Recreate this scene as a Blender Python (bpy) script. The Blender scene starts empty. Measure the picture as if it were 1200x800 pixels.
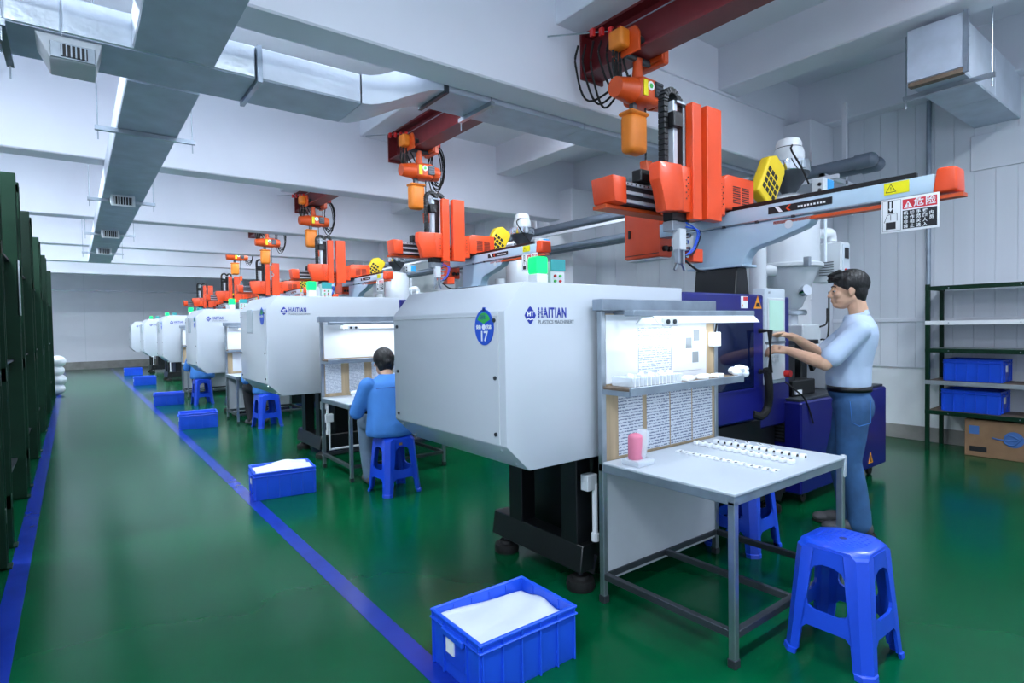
import bpy, bmesh, math, random
from mathutils import Vector, Matrix
random.seed(7)
scene = bpy.context.scene
COL = scene.collection

# ---------------------------------------------------------------- camera
cam_d = bpy.data.cameras.new('camera'); cam = bpy.data.objects.new('camera', cam_d); COL.objects.link(cam)
cam_d.sensor_width = 36.0; cam_d.lens = 36.0 * 672.0 / 1200.0; cam_d.clip_start = 0.05; cam_d.clip_end = 200
R_ = Vector((0.79415198, -0.60749541, -0.0164908)); U_ = Vector((0.02979569, 0.01181898, 0.99948613)); F_ = Vector((0.60698834, 0.79423525, -0.02748681))
cam.matrix_world = Matrix(((R_.x, U_.x, -F_.x, 0), (R_.y, U_.y, -F_.y, 0), (R_.z, U_.z, -F_.z, 1.35), (0, 0, 0, 1)))
scene.camera = cam

# ---------------------------------------------------------------- world, large lights, exposure
w = bpy.data.worlds.new('world'); scene.world = w; w.use_nodes = True
bg = w.node_tree.nodes['Background']; bg.inputs[0].default_value = (0.67, 0.79, 1.0, 1); bg.inputs[1].default_value = 1.25
scene.view_settings.view_transform = 'Standard'; scene.view_settings.look = 'None'
scene.view_settings.gamma = 1.0; scene.view_settings.use_curve_mapping = False
scene.view_settings.exposure = 0.18

def area(name, loc, size, energy, color=(0.85, 0.92, 1.0), rot=(0, 0, 0)):
    l = bpy.data.lights.new(name, 'AREA'); l.shape = 'RECTANGLE'; l.size, l.size_y = size; l.energy = energy; l.color = color
    o = bpy.data.objects.new(name, l); COL.objects.link(o); o.location = loc; o.rotation_euler = rot
    return o

# ---------------------------------------------------------------- materials
def srgb(h):
    h = h.lstrip('#'); c = [int(h[i:i+2], 16) / 255 for i in (0, 2, 4)]
    return tuple(x / 12.92 if x <= 0.04045 else ((x + 0.055) / 1.055) ** 2.4 for x in c)
MATS = {}
def M(name, hexc, rough=0.5, metal=0.0, var=0.08, scale=5.0, bump=0.0, bscale=60.0, coat=0.0, stretch=None, spec=0.5):
    m = bpy.data.materials.new(name); m.use_nodes = True; nt = m.node_tree; n = nt.nodes; L = nt.links
    b = n['Principled BSDF']; c = srgb(hexc)
    tc = n.new('ShaderNodeTexCoord'); mp = n.new('ShaderNodeMapping'); L.new(tc.outputs['Object'], mp.inputs[0])
    if stretch: mp.inputs['Scale'].default_value = stretch
    no = n.new('ShaderNodeTexNoise'); no.inputs['Scale'].default_value = scale; no.inputs['Detail'].default_value = 5
    L.new(mp.outputs[0], no.inputs['Vector'])
    r = n.new('ShaderNodeValToRGB'); r.color_ramp.elements[0].position = 0.3; r.color_ramp.elements[1].position = 0.72
    r.color_ramp.elements[0].color = (*[x * (1 - var) for x in c], 1); r.color_ramp.elements[1].color = (*[min(1, x * (1 + var)) for x in c], 1)
    L.new(no.outputs['Fac'], r.inputs[0]); L.new(r.outputs[0], b.inputs['Base Color'])
    b.inputs['Roughness'].default_value = rough; b.inputs['Metallic'].default_value = metal
    b.inputs['Coat Weight'].default_value = coat; b.inputs['Specular IOR Level'].default_value = spec
    if bump:
        n2 = n.new('ShaderNodeTexNoise'); n2.inputs['Scale'].default_value = bscale; L.new(mp.outputs[0], n2.inputs['Vector'])
        bp = n.new('ShaderNodeBump'); bp.inputs['Strength'].default_value = bump; bp.inputs['Distance'].default_value = 0.01
        L.new(n2.outputs['Fac'], bp.inputs['Height']); L.new(bp.outputs[0], b.inputs['Normal'])
    MATS[name] = m; return m
def EM(name, hexc, strength, base='ffffff'):
    m = M(name, base, 0.4); b = m.node_tree.nodes['Principled BSDF']
    b.inputs['Emission Color'].default_value = (*srgb(hexc), 1); b.inputs['Emission Strength'].default_value = strength
    return m
def GL(name, hexc, rough=0.05, alpha=0.3):
    m = M(name, hexc, rough, 0, 0.0); b = m.node_tree.nodes['Principled BSDF']; b.inputs['Alpha'].default_value = alpha
    return m

M('wall_white', 'e6e8ef', 0.6, var=0.03, scale=1.2, bump=0.05, bscale=25)
M('ceiling_white', 'e6e8f0', 0.65, var=0.05, scale=0.8, bump=0.05, bscale=20)
M('panel_white', 'dde1e8', 0.32, var=0.05, scale=4, stretch=(1, 1, 0.05))
M('plaster', 'e2e6e8', 0.7, var=0.05, scale=2)
M('skirting', '8b8984', 0.6, var=0.2, scale=4)
M('floor_green', '004d2b', 0.19, var=0.14, scale=1.3, bump=0.01, bscale=7, spec=0.2)
M('line_blue', '14319a', 0.22, var=0.12, scale=6)
M('hood_white', 'c3c9d1', 0.32, var=0.02, scale=1.5, coat=0.2)
M('machine_blue', '10156c', 0.35, var=0.05, coat=0.2)
M('black_paint', '0c0f12', 0.4, var=0.2, scale=4)
M('black_plastic', '0b0b0d', 0.45, var=0.2)
M('rubber', '0a0a0a', 0.7, var=0.2)
M('iron', '4a4f55', 0.45, 0.7, var=0.2)
M('steel', 'a9b2ba', 0.32, 0.9, var=0.15, scale=8, bump=0.05)
M('chrome', 'd5dade', 0.12, 1.0, var=0.05)
M('silver', 'c9d0d7', 0.3, 0.35, var=0.05)
M('galvanised', '98a4b0', 0.42, 0.75, var=0.18, scale=7, bump=0.08, bscale=30)
M('foil', 'd2dae2', 0.34, 0.7, var=0.12, scale=4, bump=0.4, bscale=14)
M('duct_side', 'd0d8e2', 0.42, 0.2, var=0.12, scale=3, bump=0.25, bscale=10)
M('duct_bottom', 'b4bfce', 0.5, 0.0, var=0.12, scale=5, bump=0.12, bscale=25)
M('orange', 'e64a1a', 0.38, var=0.05, coat=0.15)
M('orange_deep', 'cc4c16', 0.42, var=0.1)
M('amber', 'e07d1c', 0.5, var=0.08, bump=0.1, bscale=12)
M('red_steel', '6b1c20', 0.4, var=0.12)
M('red', 'c8201f', 0.4, var=0.05)
M('robot_blue', 'b4cbdc', 0.32, var=0.03, coat=0.2)
M('yellow', 'e3c21c', 0.55, var=0.06)
M('label_yellow', 'f0e400', 0.5, var=0.03)
M('label_white', 'f2f4f6', 0.5, var=0.02)
M('label_red', 'd2303c', 0.5, var=0.03)
M('label_ink', '15171c', 0.6, var=0.05)
M('label_orange', 'f0981c', 0.5, var=0.03)
M('logo_blue', '1b2f9a', 0.45, var=0.02)
M('logo_grey', '7d858c', 0.5, var=0.02)
M('sticker_blue', '1d55cf', 0.35, var=0.03)
M('sticker_green', '38b24a', 0.4, var=0.03)
M('stool_blue', '1a49d0', 0.3, var=0.05, coat=0.15)
M('crate_blue', '1e54d8', 0.35, var=0.06)
M('crate_deep', '1a46cc', 0.38, var=0.06)
M('cloth_white', 'd3d9e2', 0.8, var=0.03, bump=0.25, bscale=9)
M('rack_green', '042c1a', 0.5, var=0.15, spec=0.25)
M('shelf_grey', '9ba2a6', 0.45, 0.2, var=0.1)
M('cardboard', '8a6a4c', 0.8, var=0.1, scale=8)
M('print_blue', '3f6aa8', 0.7, var=0.05)
M('plywood', 'c3ab88', 0.6, var=0.15, scale=4, stretch=(8, 8, 0.6))
M('board_grey', 'b9bec4', 0.4, var=0.05)
M('table_white', 'bac2cb', 0.35, var=0.03)
M('paper', 'e9edf3', 0.7, var=0.02)
M('plastic_white', 'eceff2', 0.35, var=0.03)
M('pale_grey', 'd3d8dc', 0.4, var=0.03)
M('dark_hole', '3c362f', 0.7, var=0.1)
M('teal', '3a9a9c', 0.4, var=0.05)
M('cyan_label', '3aa0e0', 0.4, var=0.05)
M('pipe_grey', '6c7785', 0.35, var=0.06)
M('pink', 'd87a94', 0.6, var=0.1)
M('screen_frame', 'c8d2da', 0.4, var=0.03)
M('skin', 'd6a88b', 0.5, var=0.06, scale=20)
M('hair', '0a0809', 0.55, var=0.3, scale=40, bump=0.6, bscale=90, stretch=(1, 1, 0.3))
M('shirt', 'b9cbe4', 0.75, var=0.05, scale=8, bump=0.35, bscale=7)
M('jeans', '2b537f', 0.8, var=0.22, scale=9, bump=0.35, bscale=11)
M('workwear', '3a78c2', 0.8, var=0.08, scale=6, bump=0.4, bscale=8)
M('dark_trousers', '15171d', 0.8, var=0.1, bump=0.2)
M('grey_trousers', '5f7488', 0.8, var=0.1, bump=0.2)
M('leather', '111114', 0.35, var=0.2)
M('shoe', '4a4a4d', 0.7, var=0.15)
M('mask_blue', '9cc4e8', 0.7, var=0.05)
M('frosted', 'e4edf4', 0.35, var=0.05)
M('cone_white', 'd2d7dd', 0.25, var=0.03, coat=0.2)
M('sack_white', 'dfe4ea', 0.7, var=0.06, bump=0.5, bscale=8)
M('stain_wood', '6b5a4a', 0.7, var=0.2, stretch=(1, 6, 1))
M('cable_red', '8f1d22', 0.5)
M('eye_white', 'e8e6e2', 0.3, var=0.02)
M('lip', '9c5f52', 0.5, var=0.05)
EM('lamp_green', '00d858', 1.8, '00b060')
EM('tube', 'eaf4ff', 6.0)
EM('lcd', 'a9d6c8', 0.55, '88aaa4')
GL('window_dark', '0a1438', 0.04, 0.86)
GL('film', 'e8f2fa', 0.15, 0.45)
GL('pocket', 'c9d6de', 0.1, 0.7)

# sheets of writing: fine lines of print, procedural
def paper_print(name, lines=130.0, ink='5d6b86'):
    m = M(name, 'e6ebf2', 0.7, var=0.01); nt = m.node_tree; n = nt.nodes; L = nt.links; b = n['Principled BSDF']
    tc = n.new('ShaderNodeTexCoord'); wv = n.new('ShaderNodeTexWave'); wv.wave_type = 'BANDS'; wv.bands_direction = 'Z'; wv.wave_profile = 'SIN'
    wv.inputs['Scale'].default_value = lines / 3.1416 / 2; wv.inputs['Distortion'].default_value = 0.0; L.new(tc.outputs['Object'], wv.inputs['Vector'])
    mp = n.new('ShaderNodeMapping'); mp.inputs['Scale'].default_value = (70, 1, 160); L.new(tc.outputs['Object'], mp.inputs[0])
    no = n.new('ShaderNodeTexNoise'); no.inputs['Scale'].default_value = 1.0; no.inputs['Detail'].default_value = 1; L.new(mp.outputs[0], no.inputs['Vector'])
    a = n.new('ShaderNodeMath'); a.operation = 'GREATER_THAN'; a.inputs[1].default_value = 0.6; L.new(wv.outputs['Fac'], a.inputs[0])
    c = n.new('ShaderNodeMath'); c.operation = 'GREATER_THAN'; c.inputs[1].default_value = 0.46; L.new(no.outputs['Fac'], c.inputs[0])
    d = n.new('ShaderNodeMath'); d.operation = 'MULTIPLY'; L.new(a.outputs[0], d.inputs[0]); L.new(c.outputs[0], d.inputs[1])
    mx = n.new('ShaderNodeMix'); mx.data_type = 'RGBA'; L.new(d.outputs[0], mx.inputs[0]); mx.inputs[6].default_value = (*srgb('e6ebf2'), 1); mx.inputs[7].default_value = (*srgb(ink), 1)
    L.new(mx.outputs[2], b.inputs['Base Color'])
paper_print('paper_print', 130, '74809a'); paper_print('paper_form', 170, '98a3b6')

# ---------------------------------------------------------------- mesh helpers
ORG = {}          # top-level object -> its origin in the coordinates its parts are written in
def root_of(o):
    while o.parent: o = o.parent
    return o
class MB:
    def __init__(s): s.bm = bmesh.new()
    def _bev(s, vs, b, seg=1):
        if b > 0:
            es = list({e for v in vs for e in v.link_edges})
            bmesh.ops.bevel(s.bm, geom=es, offset=b, segments=seg, profile=0.5, affect='EDGES', clamp_overlap=True)
    def box(s, x0, x1, y0, y1, z0, z1, bev=0.0, seg=1, mat=None):
        vs = [s.bm.verts.new(p) for p in ((x0,y0,z0),(x1,y0,z0),(x1,y1,z0),(x0,y1,z0),(x0,y0,z1),(x1,y0,z1),(x1,y1,z1),(x0,y1,z1))]
        for f in ((0,3,2,1),(4,5,6,7),(0,1,5,4),(1,2,6,5),(2,3,7,6),(3,0,4,7)): s.bm.faces.new([vs[i] for i in f])
        if mat is not None:
            for v in vs: v.co = mat @ v.co
        s._bev(vs, bev, seg); return s
    def obox(s, c, size, rot=(0,0,0), bev=0.0, seg=1):
        from mathutils import Euler
        m = Matrix.Translation(c) @ Euler(rot).to_matrix().to_4x4(); a, b, d = [x / 2 for x in size]
        return s.box(-a, a, -b, b, -d, d, bev, seg, m)
    def beam(s, p0, p1, wx, wz, bev=0.0):          # square bar between two points
        p0, p1 = Vector(p0), Vector(p1); d = p1 - p0; q = d.to_track_quat('Y', 'Z')
        m = Matrix.Translation(p0) @ q.to_matrix().to_4x4()
        return s.box(-wx/2, wx/2, 0, d.length, -wz/2, wz/2, bev, 1, m)
    def prism(s, pts, axis, a0, a1, bev=0.0, seg=1):  # polygon in the plane across axis; 'y': pts are (x,z); 'x': (y,z); 'z': (x,y)
        def mk(p, a): return {'x': (a, p[0], p[1]), 'y': (p[0], a, p[1]), 'z': (p[0], p[1], a)}[axis]
        A = [s.bm.verts.new(mk(p, a0)) for p in pts]; B = [s.bm.verts.new(mk(p, a1)) for p in pts]; n = len(pts)
        fs = [s.bm.faces.new(A), s.bm.faces.new(B[::-1])]
        for i in range(n): fs.append(s.bm.faces.new((A[i], B[i], B[(i+1) % n], A[(i+1) % n])))
        bmesh.ops.recalc_face_normals(s.bm, faces=fs); s._bev(A + B, bev, seg); return s
    def cyl(s, p0, p1, r0, r1=None, n=16, caps=True):
        r1 = r0 if r1 is None else r1; p0, p1 = Vector(p0), Vector(p1); q = (p1 - p0).to_track_quat('Z', 'Y')
        rings = []
        for p, r in ((p0, r0), (p1, r1)):
            rings.append([s.bm.verts.new(p + q @ Vector((r * math.cos(2*math.pi*i/n), r * math.sin(2*math.pi*i/n), 0))) for i in range(n)])
        for i in range(n): s.bm.faces.new((rings[0][i], rings[0][(i+1) % n], rings[1][(i+1) % n], rings[1][i]))
        if caps: s.bm.faces.new(rings[0][::-1]); s.bm.faces.new(rings[1])
        return s
    def tube(s, pts, r, n=8, closed=False):
        pts = [Vector(p) for p in pts]; rings = []; m = len(pts)
        up = Vector((0, 0, 1))
        for i, p in enumerate(pts):
            d = (pts[min(i+1, m-1)] - pts[max(i-1, 0)]).normalized() if not closed else (pts[(i+1) % m] - pts[i-1]).normalized()
            a = d.cross(up); a = a if a.length > 0.05 else d.cross(Vector((1, 0.3, 0))); a.normalize(); b = a.cross(d)
            rr = r[i] if isinstance(r, (list, tuple)) else r
            rings.append([s.bm.verts.new(p + a * rr * math.cos(2*math.pi*k/n) + b * rr * math.sin(2*math.pi*k/n)) for k in range(n)])
        for i in range(m - (0 if closed else 1)):
            A, B = rings[i], rings[(i+1) % m]
            for k in range(n): s.bm.faces.new((A[k], A[(k+1) % n], B[(k+1) % n], B[k]))
        if not closed: s.bm.faces.new(rings[0][::-1]); s.bm.faces.new(rings[-1])
        return s
    def lathe(s, prof, c, n=28):                      # prof: (radius, z) from bottom to top about the vertical axis at c
        rings = []
        for r, z in prof:
            rings.append([s.bm.verts.new((c[0] + r*math.cos(2*math.pi*k/n), c[1] + r*math.sin(2*math.pi*k/n), c[2] + z)) for k in range(n)])
        for A, B in zip(rings, rings[1:]):
            for k in range(n): s.bm.faces.new((A[k], A[(k+1) % n], B[(k+1) % n], B[k]))
        s.bm.faces.new(rings[0][::-1]); s.bm.faces.new(rings[-1]); return s
    def ball(s, c, r, n=12, sc=(1,1,1), rot=None):
        m = Matrix.Translation(c) @ (rot or Matrix()) @ Matrix.Diagonal((*[r * k for k in sc], 1))
        bmesh.ops.create_uvsphere(s.bm, u_segments=n, v_segments=max(6, n // 2 + 2), radius=1.0, matrix=m); return s
    def grid(s, fn, nu, nv, closed_u=False):
        V = [[s.bm.verts.new(fn(i / (nu - (0 if closed_u else 1)), j / (nv - 1))) for j in range(nv)] for i in range(nu)]
        for i in range(nu if closed_u else nu - 1):
            for j in range(nv - 1): s.bm.faces.new((V[i][j], V[(i+1) % nu][j], V[(i+1) % nu][j+1], V[i][j+1]))
        return s
    def build(s, name, mat, parent=None, origin=None, smooth=35, recalc=True):
        if recalc: bmesh.ops.recalc_face_normals(s.bm, faces=s.bm.faces[:])
        o_ = ORG.get(root_of(parent).name, Vector()) if parent else Vector(origin or (0, 0, 0))
        me = bpy.data.meshes.new(name); s.bm.transform(Matrix.Translation(-o_)); s.bm.to_mesh(me); s.bm.free()
        if smooth:
            me.polygons.foreach_set('use_smooth', [True] * len(me.polygons)); me.set_sharp_from_angle(angle=math.radians(smooth))
        me.materials.append(MATS[mat]); o = bpy.data.objects.new(name, me); COL.objects.link(o)
        if parent: o.parent = parent
        else: o.location = o_; ORG[o.name] = o_
        return o
def thing(name, label, cat, origin=(0, 0, 0), group=None):
    o = bpy.data.objects.new(name, None); COL.objects.link(o); o.empty_display_size = 0.1; o.location = origin; ORG[o.name] = Vector(origin)
    return tag(o, label, cat, group)
def tag(o, label, cat, group=None, kind=None):
    o['label'] = label; o['category'] = cat
    if group: o['group'] = group
    if kind: o['kind'] = kind
    return o
def copy_tree(o, parent=None):
    c = o.copy(); COL.objects.link(c)
    if parent: c.parent = parent
    for ch in list(o.children): copy_tree(ch, c)
    return c
def place(o, off, label=None, group=None):            # a copy of thing o moved by off
    c = copy_tree(o); c.location = o.location + Vector(off); ORG[c.name] = ORG[o.name] + Vector(off)
    if label: c['label'] = label
    if group: c['group'] = group
    return c
def text(name, s_, size, mat, parent, at, right=(1,0,0), up=(0,0,1), bold=0.0, ext=0.0006, ax='CENTER', sx=1.0, space=1.0):
    cu = bpy.data.curves.new(name, 'FONT'); cu.body = s_; cu.size = size; cu.extrude = ext; cu.offset = bold; cu.align_x = ax; cu.align_y = 'CENTER'; cu.resolution_u = 3; cu.space_character = space
    t = bpy.data.objects.new(name, cu); COL.objects.link(t); bpy.context.view_layer.update()
    me = bpy.data.meshes.new_from_object(t.evaluated_get(bpy.context.evaluated_depsgraph_get()))
    bpy.data.objects.remove(t); bpy.data.curves.remove(cu)
    r, u = Vector(right).normalized(), Vector(up).normalized(); nn = r.cross(u); o_ = ORG.get(root_of(parent).name, Vector()) if parent else Vector(); at = Vector(at) - o_
    for v in me.vertices: v.co = at + r * v.co.x * sx + u * v.co.y + nn * v.co.z
    me.materials.clear(); me.materials.append(MATS[mat]); me.name = name
    o = bpy.data.objects.new(name, me); COL.objects.link(o)
    if parent: o.parent = parent
    return o
def struct(o):
    o['kind'] = 'structure'; return o
def bez(pts, n=8):                                    # smooth curve through points (Catmull-Rom)
    P = [Vector(p) for p in pts]; P = [2*P[0]-P[1]] + P + [2*P[-1]-P[-2]]; out = []
    for i in range(1, len(P) - 2):
        for k in range(n):
            t = k / n; a, b, c, d = P[i-1], P[i], P[i+1], P[i+2]
            out.append(0.5 * ((2*b) + (c-a)*t + (2*a-5*b+4*c-d)*t*t + (3*b-a-3*c+d)*t**3))
    out.append(P[-2]); return out
# ================================================================ THE ROOM
XL, XR, YN, YB, ZC = -3.2, 7.45, -3.0, 26.5, 4.24
BEAM_Y = [3.53, 7.55, 11.4, 15.1, 18.6, 22.4]; ZB = 3.2
floor = struct(MB().box(XL, XR + 0.2, YN, YB + 0.2, -0.1, 0).build('floor', 'floor_green', smooth=0))
for i, x in enumerate((-0.285, 1.085)):
    o = struct(MB().box(x - 0.045, x + 0.045, YN, 26.0, 0.0, 0.0015).build('trim_%d' % (i + 1), 'line_blue', smooth=0))
ceil = struct(MB().box(XL, XR + 0.2, YN, YB + 0.2, ZC, ZC + 0.12).build('ceiling', 'ceiling_white', smooth=0))
for y in BEAM_Y:
    MB().box(XL, XR, y, y + 0.3, ZB, ZC + 0.02, 0.012).build('beam', 'ceiling_white', ceil)
# lighter joists along the hall, between the deep beams
bays = [YN] + BEAM_Y + [YB]
for i in range(len(BEAM_Y) + 1):
    y0 = bays[i] + (0.3 if i else 0.0) - 0.01; y1 = bays[i + 1] + 0.01
    MB().box(3.2, 3.75, y0, y1, 3.8 if i == 0 else 3.98, ZC + 0.02, 0.01).build('joist', 'ceiling_white', ceil)
    MB().box(5.5, 5.85, y0, y1, 3.8, ZC + 0.02, 0.01).build('joist', 'ceiling_white', ceil)
    MB().box(XR - 0.22, XR, y0, y1, 3.7, ZC + 0.02, 0.01).build('edge_beam', 'ceiling_white', ceil)
# right wall: plaster below, ribbed metal panels above
wr = struct(MB().box(XR, XR + 0.15, YN, YB, 0, ZC).build('wall_right', 'plaster', smooth=0))
def panel(y0, y1, z0, z1, name='wall_panel'):
    m = MB(); x = XR
    m.prism([(x, y0), (x - 0.02, y0), (x - 0.02, y1 - 0.008), (x - 0.012, y1 - 0.005), (x - 0.012, y1), (x, y1)], 'z', z0, z1)
    return m.build(name, 'panel_white', wr)
for bay in range(3):
    y = -0.6 if bay == 0 else BEAM_Y[bay - 1] + 0.45; ye = BEAM_Y[bay] - 0.32
    wdt = 0.17 if bay == 0 else 0.45
    n = max(1, round((ye - y) / wdt)); wdt = (ye - y) / n
    for k in range(n):
        panel(y + k * wdt, y + (k + 1) * wdt, 0.81, 1.325); panel(y + k * wdt, y + (k + 1) * wdt, 1.355, 3.7)
    struct_trim = MB().box(XR - 0.035, XR, y, ye, 1.32, 1.36, 0.004).build('panel_rail', 'wall_white', wr)
for i, y in enumerate(BEAM_Y):
    MB().box(6.87, XR, y - 0.32, y + 0.45, 0, ZB + 0.5, 0.01).build('column', 'wall_white', wr)
struct(MB().box(XR - 0.02, XR, YN, YB, 0, 0.16, 0.003).build('baseboard_right', 'skirting'))
wb = struct(MB().box(XL, XR, YB, YB + 0.15, 0, ZC).build('wall_back', 'wall_white', smooth=0))
MB().box(XL, XR, YB - 0.03, YB, 2.88, 2.92).build('panel_rail', 'steel', wb)
for x in (-1.5, 0.35, 2.2, 4.05, 5.9):
    MB().box(x - 0.012, x + 0.012, YB - 0.008, YB, 0.3, 4.0).build('panel_joint', 'panel_white', wb)
struct(MB().box(XL, XR, YB - 0.03, YB, 0, 0.28, 0.004).build('baseboard_back', 'skirting'))
# left wall with tall windows along the storage racks (they light the hall from the side)
wl = struct(MB().box(XL - 0.15, XL, YN, YB, 0, 1.0).build('wall_left', 'wall_white', smooth=0))
MB().box(XL - 0.15, XL, YN, YB, 3.3, ZC).build('lintel', 'wall_white', wl)
for k in range(8):
    y = YN + 0.2 + k * 4.0
    MB().box(XL - 0.15, XL, y, y + 0.7, 1.0, 3.3).build('pier', 'wall_white', wl)

MB().box(XR - 0.035, XR - 0.02, 0.85, 1.85, 2.86, 3.22, 0.004).build('cover_plate', 'panel_white', wr)
# ---------------------------------------------------------------- air ducts
def hanger(m_parent, p0, p1, top=ZC, name='hanger'):
    m = MB(); m.beam(p0, p1, 0.035, 0.035)
    for p, q in ((Vector(p0), Vector(p1)), (Vector(p1), Vector(p0))):
        e = p + (q - p).normalized() * 0.02; m.cyl((e.x, e.y, e.z - 0.09), (e.x, e.y, top), 0.005, n=6)
    return m.build(name, 'steel', m_parent)
ZD0, ZD1 = 2.985, 3.195
def duct_run(axis, a0, a1, b0, b1, z0, z1, parent, side='duct_side', step=1.25):
    # box sections with a raised flange at each joint; the insulated underside is a sheet of its own
    n = max(1, round((a1 - a0) / step)); d = (a1 - a0) / n
    for k in range(n):
        p, q = a0 + k * d, a0 + (k + 1) * d - 0.006
        if axis == 'y':
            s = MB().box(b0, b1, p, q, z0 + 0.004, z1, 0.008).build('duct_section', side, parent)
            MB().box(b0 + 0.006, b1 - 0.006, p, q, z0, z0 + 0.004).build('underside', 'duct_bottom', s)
        else:
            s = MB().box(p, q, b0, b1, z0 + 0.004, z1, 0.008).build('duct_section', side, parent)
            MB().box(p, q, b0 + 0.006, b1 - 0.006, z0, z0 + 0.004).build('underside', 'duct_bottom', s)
def flange(axis, a, b0, b1, z0, z1, parent, mat='galvanised'):
    t = 0.022; m = MB()
    if axis == 'y': m.box(b0 - t, b1 + t, a - 0.015, a + 0.015, z0 - t, z1 + 0.003)
    else: m.box(a - 0.015, a + 0.015, b0 - t, b1 + t, z0 - t, z1 + 0.003)
    return m.build('flange', mat, parent)
dm = thing('air_duct', 'long grey insulated air duct running down the hall over the green aisle', 'air duct', (0.53, 8, ZD0))
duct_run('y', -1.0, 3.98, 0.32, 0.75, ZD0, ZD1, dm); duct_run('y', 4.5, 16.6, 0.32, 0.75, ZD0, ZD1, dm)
for y in (5.6, 8.6, 11.6, 14.4): hanger(dm, (0.18, y, ZD0 - 0.02), (0.88, y, ZD0 - 0.02))
def outlet(parent, x0, x1, y, w_=0.3):
    m = MB(); z = ZD0
    m.prism([(y, z), (y + w_, z), (y, z - 0.13)], 'x', x0, x1).build('outlet', 'pale_grey', parent)
    o = parent.children[-1]
    MB().box(x0 + 0.03, x1 - 0.03, y - 0.004, y + 0.002, z - 0.11, z - 0.02).build('grille_opening', 'black_plastic', o)
    for k in range(7):
        xx = x0 + 0.04 + (x1 - x0 - 0.08) * k / 6
        MB().box(xx - 0.004, xx + 0.004, y - 0.012, y, z - 0.11, z - 0.02).build('louvre', 'pale_grey', o)
for y in (8.3, 11.2, 13.6): outlet(dm, 0.4, 0.64, y)
dx = thing('cross_duct', 'silver foil wrapped duct crossing the hall behind the first ceiling beam', 'air duct', (0, 4.25, ZD0))
duct_run('x', -3.1, 0.0, 4.0, 4.47, ZD0, ZD1, dx, 'foil'); duct_run('x', 0.0, 1.0, 4.0, 4.47, ZD0, ZD1, dx, 'foil', 1.0); duct_run('x', 1.03, 1.72, 4.0, 4.47, ZD0, ZD1, dx, 'duct_side', 0.7)
flange('x', 1.015, 4.0, 4.47, ZD0, ZD1, dx); flange('x', -0.95, 4.0, 4.47, ZD0, ZD1, dx)
# reducer sweeping up to the narrower duct beside the beam
def red(u, v):
    x = 1.72 + 0.62 * u; e = u * u * (3 - 2 * u)
    y0, y1 = 4.0 - 0.15 * e, 4.47 - 0.22 * e; z0, z1 = ZD0 + 0.185 * e, ZD1 + 0.2 * e
    P = [(y0, z0), (y1, z0), (y1, z1), (y0, z1)]; k = v * 4; i = int(k) % 4; t = k - int(k); a, b = P[i], P[(i + 1) % 4]
    return (x, a[0] + (b[0] - a[0]) * t, a[1] + (b[1] - a[1]) * t)
MB().grid(red, 10, 5).build('reducer', 'duct_side', dx)
flange('x', 2.34, 3.85, 4.25, ZD0 + 0.185, ZD1 + 0.2, dx, 'iron')
duct_run('x', 2.36, 6.8, 3.85, 4.25, 3.17, 3.395, dx, 'duct_side', 1.5)
hanger(dx, (2.75, 3.80, 3.15), (2.75, 4.3, 3.15))
# boxed outlet hanging from the foil duct
ob = MB().prism([(-0.12, ZD0), (0.18, ZD0), (0.15, ZD0 - 0.13), (-0.06, ZD0 - 0.13)], 'y', 4.03, 4.3, 0.004).build('outlet_box', 'pale_grey', dx)
MB().box(-0.055, 0.145, 4.02, 4.032, ZD0 - 0.125, ZD0 - 0.04, 0.002).build('grille_frame', 'steel', ob)
MB().box(-0.01, 0.11, 4.014, 4.024, ZD0 - 0.115, ZD0 - 0.05).build('grille_opening', 'black_plastic', ob)
for k in range(6): MB().box(-0.008 + k * 0.021, -0.001 + k * 0.021, 4.006, 4.018, ZD0 - 0.115, ZD0 - 0.05).build('louvre', 'steel', ob)
hanger(dx, (-0.25, 3.95, ZD0 - 0.03), (-0.25, 4.55, ZD0 - 0.03))
tk = MB().box(4.2, 6.87, 3.505, 3.53, 3.77, 3.795).build('trunking', 'wall_white', ceil)
MB().box(6.845, 6.87, 3.19, 3.21, 1.6, 3.3).build('trunking', 'wall_white', wr); MB().box(6.4, 6.87, 3.515, 3.53, 2.5, 2.52).build('trunking', 'wall_white', ceil)
dr = thing('wall_duct', 'boxed grey air duct reaching from the panelled wall under the ceiling', 'air duct', (5.65, 1.64, 3.3))
duct_run('x', 5.65, XR, 1.46, 1.83, 3.3, 3.74, dr, 'duct_side', 0.9)
MB().box(5.635, 5.655, 1.45, 1.84, 3.335, 3.76, 0.003).build('end_cap', 'duct_bottom', dr)
m = MB().box(5.63, 5.665, 1.425, 1.455, 3.29, 3.77)
m.build('cap_edge', 'galvanised', dr)
for k in range(6): MB().cyl((5.648, 1.42, 3.34 + k * 0.075), (5.648, 1.428, 3.34 + k * 0.075), 0.007, n=8).build('rivet', 'steel', dr)
MB().box(5.63, 5.70, 1.46, 1.83, 3.292, 3.325).build('edge_strip', 'stain_wood', dr)
hanger(dr, (5.83, 1.30, 3.27), (5.83, 1.93, 3.27))
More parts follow.
